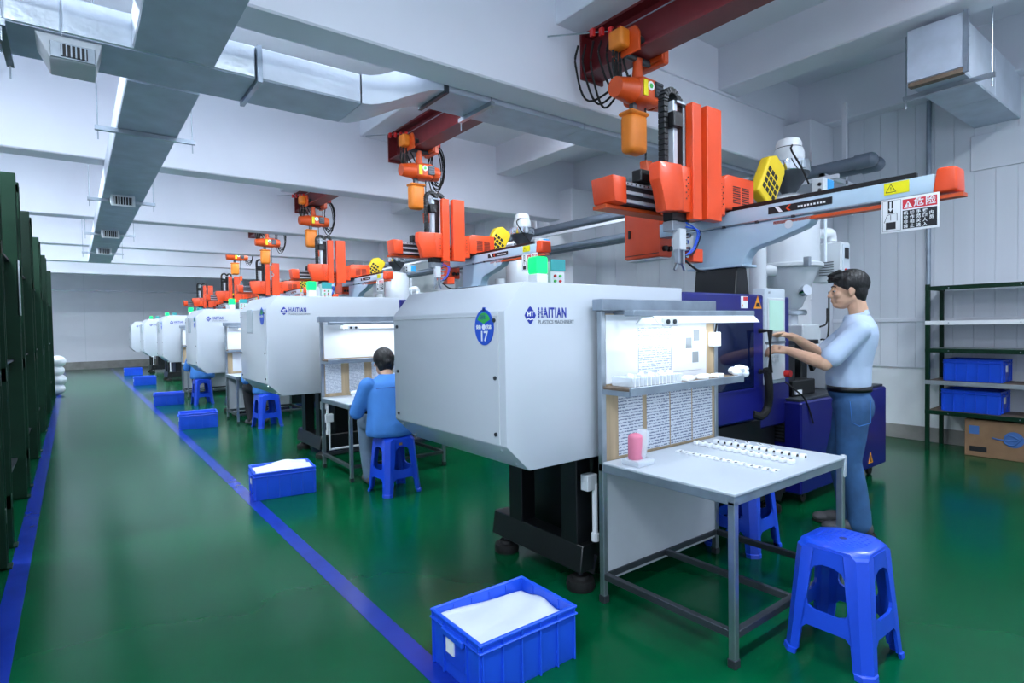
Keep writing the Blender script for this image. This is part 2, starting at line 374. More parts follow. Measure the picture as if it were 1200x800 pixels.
# conduit and grey pipes along the right wall
c = MB().cyl((XR - 0.05, 2.21, 0.62), (XR - 0.05, 2.21, 3.7), 0.022, n=10)
o = c.build('conduit', 'galvanised', origin=(XR - 0.05, 2.21, 0.62)); tag(o, 'straight grey metal conduit running up the ribbed wall beside the green rack', 'conduit')
MB().box(XR - 0.05, XR, 2.195, 2.225, 1.9, 1.95).build('clip', 'galvanised', o); MB().box(XR - 0.05, XR, 2.195, 2.225, 3.0, 3.05).build('clip', 'galvanised', o)
pr = thing('pipe_run', 'pair of thick grey capped pipes on white brackets above the machines', 'pipes', (6.25, 8, 2.7))
for j, (x, z, y0) in enumerate(((6.3, 2.93, 2.42), (6.46, 2.91, 2.42), (6.3, 2.6, 3.6), (6.55, 2.6, 3.7))):
    r = 0.062 if j < 2 else 0.05
    MB().cyl((x, y0, z), (x, 24, z), r, n=16).build('pipe', 'pipe_grey', pr)
    MB().cyl((x, y0 - 0.05, z), (x, y0 + 0.08, z), r + 0.012, n=16).ball((x, y0 - 0.05, z), r + 0.012, 14).build('pipe_cap', 'pipe_grey', pr)
for k in range(9):
    y = 2.75 + k * 2.6
    m = MB().box(6.15, 6.87, y, y + 0.04, 2.82, 2.86).box(6.15, 6.19, y, y + 0.04, 2.5, 2.86).box(6.15, 6.87, y, y + 0.04, 2.5, 2.54).box(6.68, 6.72, y, y + 0.04, 2.5, ZB + 0.5)
    m.build('bracket', 'wall_white', pr)
m = MB().box(6.13, 6.17, 2.6, 24, 2.78, 2.82); m.build('support_rail', 'wall_white', pr)

# ---------------------------------------------------------------- added fill battens (unseen behind the beams, put in to light the hall)
def batten(x, y, z, label, pw=1.0):  # invented lamp, hidden behind the beams, added for its light
    t = thing('fill_lamp', label, 'lamp', (x, y, z), 'added fill battens hidden between the beams')
    MB().box(x - 0.65, x + 0.65, y - 0.06, y + 0.06, z + 0.03, z + 0.08, 0.006).build('housing', 'plastic_white', t)
    MB().cyl((x - 0.6, y, z + 0.012), (x + 0.6, y, z + 0.012), 0.016, n=8).build('lamp_tube', 'tube', t)
    m = MB()
    for d in (-0.5, 0.5): m.cyl((x + d, y, z + 0.08), (x + d, y, ZC), 0.004, n=5)
    m.build('rod', 'steel', t)
    a = area('fill_light', (0, 0, -0.02), (1.25, 0.14), 55 * pw, (0.80, 0.90, 1.0)); a.parent = t
    a = area('fill_uplight', (0, 0, 0.09), (1.25, 0.14), 65, (0.80, 0.90, 1.0), (math.pi, 0, 0)); a.parent = t  # added upward fill that brightens the slab and beams
for i, y in enumerate((0.2, 4.9, 8.6, 12.4, 16.1, 19.6)):
    for x in (-1.3, 1.9, 4.6):
        batten(x, y, 3.98, 'added unseen fill batten hung in ' + ['the bay before the first ceiling beam', 'the bay behind the first ceiling beam', 'the bay behind the second ceiling beam', 'the bay behind the third ceiling beam', 'the bay behind the fourth ceiling beam', 'the bay behind the fifth ceiling beam'][i], 2.3 if x < 0 else 1.0)  # left row stronger, to brighten the machine end hoods
# ================================================================ INJECTION MOULDING MACHINES
YF = 1.98                                             # operator side of the first machine
def sticker(parent, x, y, z, num):                    # oval machine tag on the end cover, facing -x
    W, H = 0.074, 0.081
    def oval(w_, h_, n=28): return [(y + w_ * math.cos(2*math.pi*i/n), z + h_ * math.sin(2*math.pi*i/n)) for i in range(n)]
    s = MB().prism(oval(W, H), 'x', x - 0.003, x).prism([(y - 0.01, z + H - 0.008), (y + 0.01, z + H - 0.008), (y + 0.01, z + H + 0.008), (y - 0.01, z + H + 0.008)], 'x', x - 0.003, x).build('number_sticker', 'sticker_blue', parent)
    pts = [(y, z + 0.016), (y + 0.05, z + 0.034)] + [(y + 0.058 * math.cos(a), z + 0.066 * math.sin(a)) for a in [math.radians(k) for k in range(42, 139, 8)]] + [(y - 0.05, z + 0.034)]
    MB().prism(pts, 'x', x - 0.0042, x - 0.002).build('green_field', 'sticker_green', s)
    n = 16; MB().prism([(y + 0.014 * math.cos(2*math.pi*i/n), z + 0.001 + 0.012 * math.sin(2*math.pi*i/n)) for i in range(n)], 'x', x - 0.0044, x - 0.003).build('disc', 'label_white', s)
    kw = dict(right=(0, -1, 0), up=(0, 0, 1))
    text('lettering', '运行', 0.024, 'logo_blue', s, (x - 0.0046, y, z + 0.044), **kw)
    text('lettering', '设备', 0.02, 'label_white', s, (x - 0.0046, y + 0.04, z), bold=0.0006, **kw)
    text('lettering', '状态', 0.02, 'label_white', s, (x - 0.0046, y - 0.04, z), bold=0.0006, **kw)
    if num: text('lettering', num, 0.062, 'label_white', s, (x - 0.0046, y, z - 0.042), bold=0.002, sx=1.0, **kw)
def logo(parent, x, y, z, k=1.0):                     # blue lozenge, name and grey line under it, facing -y
    W, H = 0.047 * k, 0.058 * k
    pts = [(x - W, z), (x - W * .8, z + H * .3), (x - W * .2, z + H * .9), (x, z + H), (x + W * .2, z + H * .9), (x + W * .8, z + H * .3), (x + W, z), (x + W * .8, z - H * .3), (x + W * .2, z - H * .9), (x, z - H), (x - W * .2, z - H * .9), (x - W * .8, z - H * .3)]
    s = MB().prism(pts, 'y', y - 0.002, y).build('logo', 'logo_blue', parent)
    text('lettering', 'HT', 0.04 * k, 'label_white', s, (x, y - 0.0026, z + 0.008 * k), bold=0.0012)
    wv = [(x - W * .62, z - H * .42), (x - W * .3, z - H * .34), (x, z - H * .44), (x + W * .3, z - H * .34), (x + W * .62, z - H * .42), (x + W * .62, z - H * .54), (x + W * .3, z - H * .46), (x, z - H * .56), (x - W * .3, z - H * .46), (x - W * .62, z - H * .54)]
    MB().prism(wv, 'y', y - 0.003, y - 0.001).build('wave', 'label_white', s)
    t = text('lettering', 'HAITIAN', 0.092 * k, 'logo_blue', parent, (x + 0.066 * k, y - 0.0012, z + 0.014 * k), bold=0.0026 * k, ax='LEFT', sx=0.62, space=1.18)
    for j in range(3): MB().box(x + 0.068 * k, x + 0.13 * k, y - 0.0026, y - 0.002, z + (-0.004 + 0.017 * j) * k, z + (-0.0015 + 0.017 * j) * k).build('stripe', 'hood_white', t)
    text('lettering', 'PLASTICS MACHINERY', 0.037 * k, 'logo_grey', parent, (x + 0.066 * k, y - 0.0012, z - 0.046 * k), ax='LEFT', sx=0.88)
def machine(T, label, num, xs, pocket):
    t = thing('moulding_machine', label, 'machine', (2.0, 2.5, 0), 'injection moulding machines in a row')
    y0, y1 = YF, 3.06; xe = 2.72 if num else 2.88
    hood = MB().prism([(1.475, 0.822), (1.475, T - 0.13), (1.585, T), (xe, T), (xe, 0.70), (1.6, 0.70)], 'y', y0, y1, 0.006, 2).build('end_hood', 'hood_white', t)
    # end cover plate, its seam and bolts
    MB().box(1.4715, 1.476, y0 + 0.045, y0 + 0.049, 0.83, T - 0.135).build('cover_seam', 'pale_grey', hood)
    MB().box(1.472, 1.476, y0 + 0.05, y1 - 0.01, T - 0.152, T - 0.148).build('cover_seam', 'pale_grey', hood)
    for yy, zz in ((y0 + 0.075, 0.87), (y0 + 0.075, 1.12), (y0 + 0.075, T - 0.17), (y1 - 0.05, 0.86), (y1 - 0.05, 1.1), (y1 - 0.05, T - 0.19)):
        MB().cyl((1.468, yy, zz), (1.476, yy, zz), 0.009, n=8).build('bolt', 'iron', hood)
    for yy in (y0 + 0.06, y1 - 0.06):
        for xx, zz in ((1.495, 0.80), (1.575, 0.725)): MB().cyl((xx - 0.006, yy, zz - 0.006), (xx, yy, zz), 0.008, n=8).build('bolt', 'steel', hood)
    sticker(t, 1.474, y0 + 0.152, T - 0.2, num)
    logo(t, 1.617 if num else 1.64, y0, T - 0.15, 0.68)
    if pocket:
        MB().box(1.466, 1.475, 2.5, 2.72, T - 0.36, T - 0.12, 0.002).build('document_pocket', 'pocket', t)
    # base frame: posts, sole beam, dark body and levelling feet
    for yy in (2.10, 2.55): MB().box(2.0, 2.1, yy, yy + 0.12, 0.15, 0.72, 0.004).build('post', 'black_paint', t)
    MB().prism([(1.98, 0.10), (2.0, 0.235), (2.02, 0.235), (2.1, 0.235), (2.1, 0.10)], 'y', 2.06, 2.82, 0.004).build('sole_beam', 'black_paint', t)
    MB().box(2.2, 4.1, 2.18, 2.82, 0.12, 0.71, 0.005).build('base_body', 'black_paint', t)
    MB().box(2.1, 4.1, 2.1, 2.16, 0.1, 0.24, 0.004).build('side_beam', 'black_paint', t)
    MB().box(2.9, 3.62, 2.02, 2.2, 0.3, 0.7, 0.005).build('base_panel', 'black_paint', t)
    for (xx, yy) in ((2.03, 2.11), (2.03, 2.74), (3.9, 2.11)):
        f = MB().lathe([(0.07, 0), (0.075, 0.02), (0.07, 0.05), (0.045, 0.055), (0.04, 0.07)], (xx, yy, 0), 16).build('levelling_foot', 'rubber', t)
        MB().cyl((xx, yy, 0.05), (xx, yy, 0.2), 0.014, n=8).build('foot_bolt', 'iron', f)
        MB().obox((xx + 0.05, yy - 0.03, 0.13), (0.02, 0.06, 0.1), (0.2, 0.1, 0.3)).build('foot_rib', 'black_paint', f)
    MB().box(2.0, 2.07, YF + 0.04, YF + 0.09, 0.52, 0.6, 0.003).build('drain_box', 'pale_grey', t)
    MB().tube([(2.06, YF + 0.05, 0.55), (2.06, YF + 0.05, 0.28)], 0.014, 8).cyl((2.06, YF + 0.05, 0.26), (2.06, YF + 0.05, 0.3), 0.02, n=10).build('drain_pipe', 'plastic_white', t)
    # blue guard over the mould with its window
    g = MB().box(xe, 3.57, YF - 0.01, 3.02, 0.72, T - 0.02, 0.012).build('guard', 'machine_blue', t)
    gw = MB().box(2.9, 3.44, YF - 0.018, YF - 0.008, 0.93, 1.40, 0.004).build('guard_window', 'window_dark', t)
    for a in ((2.885, 3.455, 1.40, 1.41), (2.885, 3.455, 0.92, 0.93)): MB().box(a[0], a[1], YF - 0.022, YF - 0.008, a[2], a[3]).build('window_strip', 'machine_blue', gw)
    l = MB().box(3.30, 3.375, YF - 0.0125, YF - 0.009, T - 0.11, T - 0.035).build('warning_label', 'label_white', t)
    MB().box(3.325, 3.372, YF - 0.0135, YF - 0.012, T - 0.062, T - 0.038).build('label_band', 'label_red', l)
    MB().prism([(3.305, T - 0.1), (3.325, T - 0.1), (3.315, T - 0.082)], 'y', YF - 0.0135, YF - 0.012).build('triangle', 'label_orange', l)
    l = MB().prism([(3.45, T - 0.112), (3.54, T - 0.112), (3.495, T - 0.028)], 'y', YF - 0.0125, YF - 0.009).build('warning_triangle', 'label_orange', t)
    MB().prism([(3.47, T - 0.1), (3.52, T - 0.1), (3.512, T - 0.075), (3.48, T - 0.075)], 'y', YF - 0.0135, YF - 0.012).build('pictogram', 'label_ink', l)
    h = MB().tube([(3.50, YF - 0.02, 1.29), (3.50, YF - 0.09, 1.29), (3.50, YF - 0.09, 1.03), (3.50, YF - 0.02, 1.03)], 0.017, 10).build('grab_handle', 'black_plastic', t)
    MB().tube(bez([(3.5, YF - 0.07, 1.05), (3.54, YF - 0.06, 0.92), (3.58, YF - 0.03, 0.8), (3.52, YF - 0.02, 0.74), (3.44, YF, 0.76)]), 0.026, 10).build('cable_hose', 'rubber', t)
    MB().box(3.57, 4.2, 2.12, 2.92, 0.6, T - 0.02, 0.01).build('platen_cover', 'machine_blue', t)
    # operator panel
    p = MB().box(3.69, 3.97, 2.03, 2.12, 0.92, 1.575, 0.012, 2).build('control_panel', 'screen_frame', t)
    MB().box(3.72, 3.935, 2.022, 2.035, 1.27, 1.51, 0.004).build('screen_bezel', 'pale_grey', p)
    MB().box(3.735, 3.92, 2.018, 2.024, 1.285, 1.495).build('screen', 'lcd', p)
    MB().box(3.715, 3.945, 2.024, 2.032, 0.95, 1.19, 0.003).build('keypad', 'paper', p)
    for a in range(4):
        for b_ in range(3): MB().box(3.74 + a * 0.03, 3.762 + a * 0.03, 2.019, 2.026, 1.13 - b_ * 0.03, 1.15 - b_ * 0.03).build('key', 'pale_grey', p)
    MB().cyl((3.95, 1.985, 0.985), (3.95, 2.03, 0.985), 0.025, n=14).build('stop_button', 'red', p)
    MB().box(3.7, 3.96, 2.024, 2.032, 1.2, 1.215).build('trim_line', 'steel', p)
    MB().box(3.88, 3.93, 2.1, 2.3, 1.05, 1.15).build('panel_arm', 'iron', p)
    text('lettering', 'HT', 0.02, 'logo_grey', p, (3.75, 2.029, 1.545))
    # injection unit: blue cabinet, dark bed, barrel and its stand
    cb = MB().box(4.13, 5.66, 2.0, 2.95, 0.09, 0.765, 0.012).build('cabinet', 'machine_blue', t)
    MB().box(4.14, 5.64, 2.02, 2.93, 0.765, 0.785, 0.004).build('cabinet_top', 'iron', t)
    vg = MB().box(4.122, 4.132, 2.12, 2.32, 0.46, 0.62).build('vent', 'black_plastic', cb)
    for k in range(6): MB().box(4.117, 4.126, 2.125, 2.315, 0.47 + k * 0.025, 0.48 + k * 0.025).build('vent_slat', 'iron', vg)
    MB().box(4.122, 4.132, 2.12, 2.3, 0.16, 0.28).build('vent', 'black_plastic', cb)
    l = MB().box(5.13, 5.2, 1.996, 2.0, 0.42, 0.56).build('notice', 'label_white', cb); MB().box(5.135, 5.195, 1.994, 1.997, 0.53, 0.555).build('label_band', 'label_red', l)
    l = MB().prism([(5.28, 0.14), (5.37, 0.14), (5.325, 0.23)], 'y', 1.996, 2.0).build('warning_triangle', 'label_orange', cb)
    MB().prism([(5.318, 0.15), (5.334, 0.15), (5.328, 0.205), (5.322, 0.205)], 'y', 1.994, 1.997).build('pictogram', 'label_ink', l)
    for xx in (4.3, 5.5):
        for yy in (2.08, 2.85): MB().cyl((xx, yy - 0.012, 0.045), (xx, yy + 0.012, 0.045), 0.045, n=14).box(xx - 0.02, xx + 0.02, yy - 0.02, yy + 0.02, 0.04, 0.1).build('caster', 'rubber', t)
    MB().cyl((4.1, 2.5, 1.06), (5.6, 2.5, 1.06), 0.11, n=18).build('barrel', 'pale_grey', t)
    for xx in (4.35, 4.8): MB().box(xx, xx + 0.1, 2.32, 2.68, 0.78, 1.22, 0.01).build('barrel_block', 'black_paint', t)
    MB().box(4.1, 4.35, 2.15, 2.3, 0.78, 1.17, 0.008).build('nozzle_guard', 'black_plastic', t)
    MB().box(4.05, 4.75, 2.16, 2.24, 1.165, 1.20, 0.004).build('guide_bar', 'black_plastic', t)
    MB().beam((4.6, 2.2, 1.17), (4.74, 2.2, 0.96), 0.03, 0.05).build('bar_strut', 'black_plastic', t)
    MB().box(4.25, 4.6, 2.12, 2.25, 0.785, 0.9, 0.006).build('valve_block', 'black_plastic', t)
    MB().box(4.27, 4.36, 2.105, 2.12, 0.8, 0.83).build('valve_label', 'label_white', t)
    MB().box(4.9, 5.55, 2.1, 2.8, 0.785, 1.0, 0.01).build('drive_housing', 'hood_white', t)
    MB().box(4.78, 5.1, 2.3, 2.7, 1.15, 1.32, 0.01).build('hopper_throat', 'pale_grey', t)
    MB().tube(bez([(4.05, 2.1, 0.93), (4.1, 2.02, 0.85), (4.2, 2.0, 0.77), (4.28, 1.985, 0.6)]), 0.006, 6).build('cable', 'rubber', t)
    # signal lamp and small switch box standing on the hood
    b = MB().box(2.03, 2.11, 2.42, 2.5, T, T + 0.09, 0.004).build('signal_lamp_base', 'plastic_white', t)
    MB().box(2.028, 2.112, 2.418, 2.502, T + 0.09, T + 0.185, 0.008).build('signal_lamp', 'lamp_green', t)
    MB().box(2.2, 2.31, 2.5, 2.58, T, T + 0.17, 0.004).build('switch_box', 'pale_grey', t); sb = t.children[-1]
    MB().prism([(2.2, T + 0.12), (2.31, T + 0.12), (2.31, T + 0.185), (2.2, T + 0.185)], 'y', 2.494, 2.502).build('switch_face', 'teal', sb)
    for k in range(3):
        for j in range(2): MB().cyl((2.23 + 0.04 * j, 2.49, T + 0.03 + 0.03 * k), (2.23 + 0.04 * j, 2.5, T + 0.03 + 0.03 * k), 0.008, n=8).build('button', ('red', 'sticker_green')[(k + j) % 2], sb)
    return t
m17 = machine(1.545, 'white and blue injection moulding machine with a round blue 17 sticker on its end', '17', 0, False)
m2 = machine(1.68, 'white injection moulding machine, next in the row behind machine 17', None, 0, True)
MY = [0, 3.83, 7.77, 11.9, 15.9, 20.0]
m2.location.y += MY[1]
for k, lab in ((2, 'white injection moulding machine, third along the row from machine 17'), (3, 'white injection moulding machine, fourth along the row from machine 17'), (4, 'white injection moulding machine, fifth along the row from machine 17'), (5, 'white injection moulding machine standing last in the row by the end wall')):
    c = copy_tree(m2); c.location = (2.0, 2.5 + MY[k], 0); c['label'] = lab

# ---------------------------------------------------------------- take-out robots on top of the machines
def robot(label, big):
    T = 1.525
    t = thing('takeout_robot', label, 'robot', (3.85, 2.4, T), 'take-out robots on the machines')
    X0, X1 = 3.75, 3.86
    MB().prism([(3.68, T), (3.87, T), (3.83, 1.735), (3.71, 1.735)], 'y', 2.24, 2.58, 0.006).build('riser', 'black_paint', t)
    MB().box(3.69, 3.88, 2.19, 2.64, 1.735, 1.752, 0.003).build('base_plate', 'robot_blue', t)
    col = [(2.63, 1.752), (2.215, 1.752), (2.205, 1.80), (2.165, 1.85), (2.09, 1.875), (2.0, 1.892), (1.80, 1.955), (1.765, 1.975), (1.735, 2.03), (2.63, 2.03)]
    c_ = MB().prism(col, 'x', X0, X1, 0.01, 2).build('column', 'robot_blue', t)
    n = 16; MB().prism([(1.895 + 0.028 * math.cos(2*math.pi*i/n), 1.985 + 0.028 * math.sin(2*math.pi*i/n)) for i in range(n)], 'x', X0 - 0.002, X0).build('lightening_hole', 'pale_grey', c_)
    bm_ = MB().box(X0 - 0.005, X1 + 0.005, 1.09, 3.2, 2.03, 2.14, 0.012, 2).build('traverse_beam', 'robot_blue', t)
    MB().box(X0 - 0.012, X0 - 0.004, 1.09, 2.7, 2.034, 2.042).build('beam_groove', 'steel', bm_)
    lg = MB().box(X0 - 0.0085, X0 - 0.004, 1.62, 2.03, 2.07, 2.115).build('brand_strip', 'label_ink', bm_)
    MB().prism([(1.93, 2.073), (1.96, 2.112), (1.985, 2.112), (1.955, 2.073)], 'x', X0 - 0.0095, X0 - 0.008).build('chevron', 'label_white', lg)
    MB().prism([(1.89, 2.073), (1.91, 2.09), (1.89, 2.112), (1.875, 2.112), (1.895, 2.09), (1.875, 2.073)], 'x', X0 - 0.0095, X0 - 0.008).build('chevron', 'orange', lg)
    for k in range(9): MB().box(X0 - 0.0095, X0 - 0.008, 1.66 + k * 0.02, 1.672 + k * 0.02, 2.083, 2.095).build('mark', 'label_white', lg)
    for yy in (2.35, 2.1, 1.85): MB().box(X0 - 0.016, X0 - 0.002, yy, yy + 0.022, 2.025, 2.04).build('clamp', 'iron', bm_)
    MB().box(X0 + 0.03, X0 + 0.09, 1.2, 3.2, 2.14, 2.155).build('rack_rail', 'black_plastic', t)
    MB().box(X0 + 0.0, X0 + 0.03, 1.18, 2.3, 2.14, 2.165).build('cable_tray', 'black_plastic', t)
    cap = MB().prism([(1.10, 2.03), (0.985, 2.03), (0.99, 2.16), (1.08, 2.165)], 'x', X0 - 0.02, X1 + 0.01, 0.015, 3).build('end_cap', 'orange', t)
    MB().box(X0 + 0.0, X0 + 0.07, 0.965, 2.0, 1.998, 2.018).build('drip_channel', 'orange_deep', t)
    ye = MB().box(X0 - 0.009, X0 - 0.004, 1.21, 1.335, 2.065, 2.132).build('yellow_label', 'label_yellow', bm_)
    tr = MB(); A, B, C_ = (1.325, 2.078), (1.275, 2.078), (1.30, 2.122)
    for p, q in ((A, B), (B, C_), (C_, A)): tr.beam((X0 - 0.0095, *p), (X0 - 0.0095, *q), 0.0015, 0.0025)
    tr.build('triangle', 'label_ink', ye)
    text('lettering', '!', 0.03, 'label_ink', ye, (X0 - 0.01, 1.30, 2.095), right=(0, -1, 0))
    # traverse carriage with louvred motor cover
    cv = MB().prism([(3.63, 2.15), (3.63, 2.30), (3.64, 2.34), (3.66, 2.37), (3.70, 2.392), (4.04, 2.392), (4.04, 2.15)], 'y', 2.30, 2.58, 0.008, 2).build('motor_cover', 'orange', t)
    for k in range(8):
        for j in range(2): MB().box(3.76 + j * 0.115, 3.85 + j * 0.115, 2.296, 2.302, 2.20 + k * 0.016, 2.206 + k * 0.016).build('louvre', 'label_ink', cv)
    MB().box(3.5, 3.72, 2.36, 2.62, 2.1, 2.22, 0.004).build('carriage', 'black_paint', t)
    # kick-stroke beam along the machine with chrome rails
    MB().box(2.78, 3.7, 2.47, 2.60, 2.115, 2.26, 0.006).build('kick_beam', 'iron', t)
    for z in (2.13, 2.185, 2.24): MB().box(2.78, 3.6, 2.455, 2.472, z - 0.010, z + 0.010).build('rail', 'silver', t)
    for k in range(6): MB().cyl((2.82 + k * 0.04, 2.45, 2.24), (2.82 + k * 0.04, 2.456, 2.24), 0.005, n=6).build('rail_bolt', 'iron', t)
    MB().prism([(2.69, 2.115), (2.80, 2.105), (2.795, 2.275), (2.665, 2.275)], 'y', 2.44, 2.63, 0.01, 2).build('beam_cap', 'orange', t)
    MB().box(2.67, 3.6, 2.5, 2.62, 2.08, 2.105, 0.004).build('under_tray', 'orange_deep', t)
    mo = MB().box(2.91, 3.04, 2.42, 2.5, 2.265, 2.34, 0.006).build('servo_motor', 'black_plastic', t)
    MB().box(3.03, 3.055, 2.415, 2.505, 2.26, 2.345).build('motor_flange', 'steel', mo)
    # arm carriage cover, bent forward at the foot
    pts = [(3.07, 2.39), (3.34, 2.39), (3.44, 2.22), (3.44, 2.13), (3.15, 2.115), (3.10, 2.26)]
    ac = MB().prism([(2.91, 2.335), (2.915, 2.36), (3.14, 2.37), (3.16, 2.2), (3.155, 2.075), (2.975, 2.055), (2.94, 2.19), (2.91, 2.25)], 'y', 2.275, 2.36, 0.01, 2).build('arm_cover', 'orange', t)
    MB().box(3.15, 3.275, 2.29, 2.46, 2.075, 2.37, 0.008, 2).build('arm_plate', 'orange', t); ap = t.children[-1]
    for k in range(8): MB().cyl((3.2 + (k % 2) * 0.02, 2.286, 2.16 + k * 0.02), (3.2 + (k % 2) * 0.02, 2.291, 2.16 + k * 0.02), 0.005, n=6).build('vent_hole', 'label_ink', ap)
    for k in range(4):
        for j in range(2): MB().obox((2.96 + k * 0.022, 2.284, 2.33 - j * 0.03), (0.006, 0.005, 0.026), (0, 0.5, 0)).build('slot', 'label_ink', ac)
    # vertical arms
    def channel(x0, x1, z0, z1, y0=2.27, y1=2.33):
        return MB().box(x0, x1, y0, y1, z0, z1, 0.004).build('arm_channel', 'orange', t)
    channel(3.25, 3.345, 2.03, 2.79); channel(3.395, 3.56, 2.04, 2.795, 2.26, 2.33)
    MB().box(3.555, 3.655, 2.29, 2.42, 2.09, 2.36, 0.01).build('arm_plate', 'orange', t); ap = t.children[-1]
    for k in range(9): MB().cyl((3.60 + (k % 2) * 0.02, 2.286, 2.15 + k * 0.02), (3.60 + (k % 2) * 0.02, 2.292, 2.15 + k * 0.02), 0.005, n=6).build('vent_hole', 'label_ink', ap)
    MB().box(3.14, 3.18, 2.34, 2.40, 2.0, 2.80, 0.003).build('arm_profile', 'silver', t)
    MB().box(3.18, 3.25, 2.35, 2.41, 2.05, 2.79, 0.003).build('arm_rail', 'black_plastic', t)
    MB().box(3.25, 3.28, 2.34, 2.40, 2.0, 2.80, 0.003).build('arm_profile', 'silver', t)
    MB().box(3.11, 3.2, 2.31, 2.40, 2.62, 2.72, 0.006).build('arm_clamp', 'black_plastic', t)
    MB().box(3.15, 3.34, 2.32, 2.37, 2.78, 2.795).build('arm_bridge', 'steel', t)
    for (xa, xb, zt, yy) in ((3.085, 3.225, 2.80, 2.38), (3.25, 3.36, 2.82, 2.45)):  # drag chains: linked loops
        r = (xb - xa) / 2; cxx = (xa + xb) / 2; pts = [(xa, 2.33 + 0.035 * k) for k in range(int((zt - 2.33) / 0.035) + 1)]
        pts += [(cxx - r * math.cos(a), zt + r * math.sin(a)) for a in [math.pi * k / 9 for k in range(10)]] + [(xb, zt - 0.035 * k) for k in range(1, 9)]
        ch = MB()
        for (p, q) in zip(pts, pts[1:]):
            mid = ((p[0] + q[0]) / 2, yy, (p[1] + q[1]) / 2); ang = math.atan2(q[0] - p[0], q[1] - p[1])
            ch.obox(mid, (0.04, 0.055, math.dist(p, q) * 0.94), (0, ang, 0), 0.003)
        ch.build('drag_chain', 'black_plastic', t)
    # gripper
    g = MB().box(3.110, 3.290, 2.33, 2.41, 2.02, 2.12, 0.004).build('gripper_mount', 'black_plastic', t)
    MB().box(3.120, 3.280, 2.34, 2.42, 1.955, 2.02, 0.004).build('gripper_plate', 'steel', t)
    MB().box(3.170, 3.240, 2.32, 2.38, 1.83, 1.97, 0.004).build('gripper_body', 'pale_grey', t)
    gr = MB(); gr.box(3.170, 3.190, 2.33, 2.37, 1.74, 1.84, 0.003).box(3.220, 3.240, 2.33, 2.37, 1.74, 1.84, 0.003).beam((3.180, 2.35, 1.75), (3.150, 2.35, 1.70), 0.015, 0.015).beam((3.230, 2.35, 1.75), (3.260, 2.35, 1.70), 0.015, 0.015).build('gripper_jaw', 'steel', t)
    for k in range(4): MB().cyl((3.280 + 0.025 * (k % 2), 2.34, 1.8 + 0.045 * k), (3.280 + 0.025 * (k % 2), 2.40, 1.8 + 0.045 * k), 0.016, n=10).build('air_fitting', 'chrome', t)
    for k, mt in enumerate(('sticker_blue', 'sticker_blue', 'rubber')): MB().tube(bez([(3.260, 2.34, 2.02 - 0.03 * k), (3.330 + 0.02 * k, 2.30, 1.96), (3.320, 2.32, 1.86 - 0.02 * k), (3.260, 2.34, 1.80)]), 0.005, 6).build('air_hose', mt, t)
    MB().box(3.330, 3.440, 2.33, 2.43, 1.76, 1.85, 0.004).build('valve_block', 'orange', t)
    MB().tube(bez([(3.280, 2.36, 1.77), (3.360, 2.33, 1.71), (3.480, 2.34, 1.70)]), 0.008, 8).build('black_hose', 'rubber', t)
    # control box hung at the far end
    bx = MB().box(3.74, 3.9, 2.93, 3.3, 1.885, 2.33, 0.015, 2).build('control_box', 'orange', t)
    MB().box(3.735, 3.742, 2.94, 3.29, 1.913, 1.918).build('door_seam', 'label_ink', bx)
    MB().box(3.728, 3.744, 3.23, 3.25, 2.06, 2.13, 0.003).build('door_latch', 'black_plastic', bx)
    MB().box(3.76, 3.89, 2.95, 3.28, 1.87, 1.89).build('box_floor', 'pale_grey', bx)
    for k in range(2): MB().cyl((3.79 + 0.06 * k, 2.9, 1.95), (3.79 + 0.06 * k, 2.94, 1.95), 0.022, n=10).build('connector', 'black_plastic', bx)
    return t
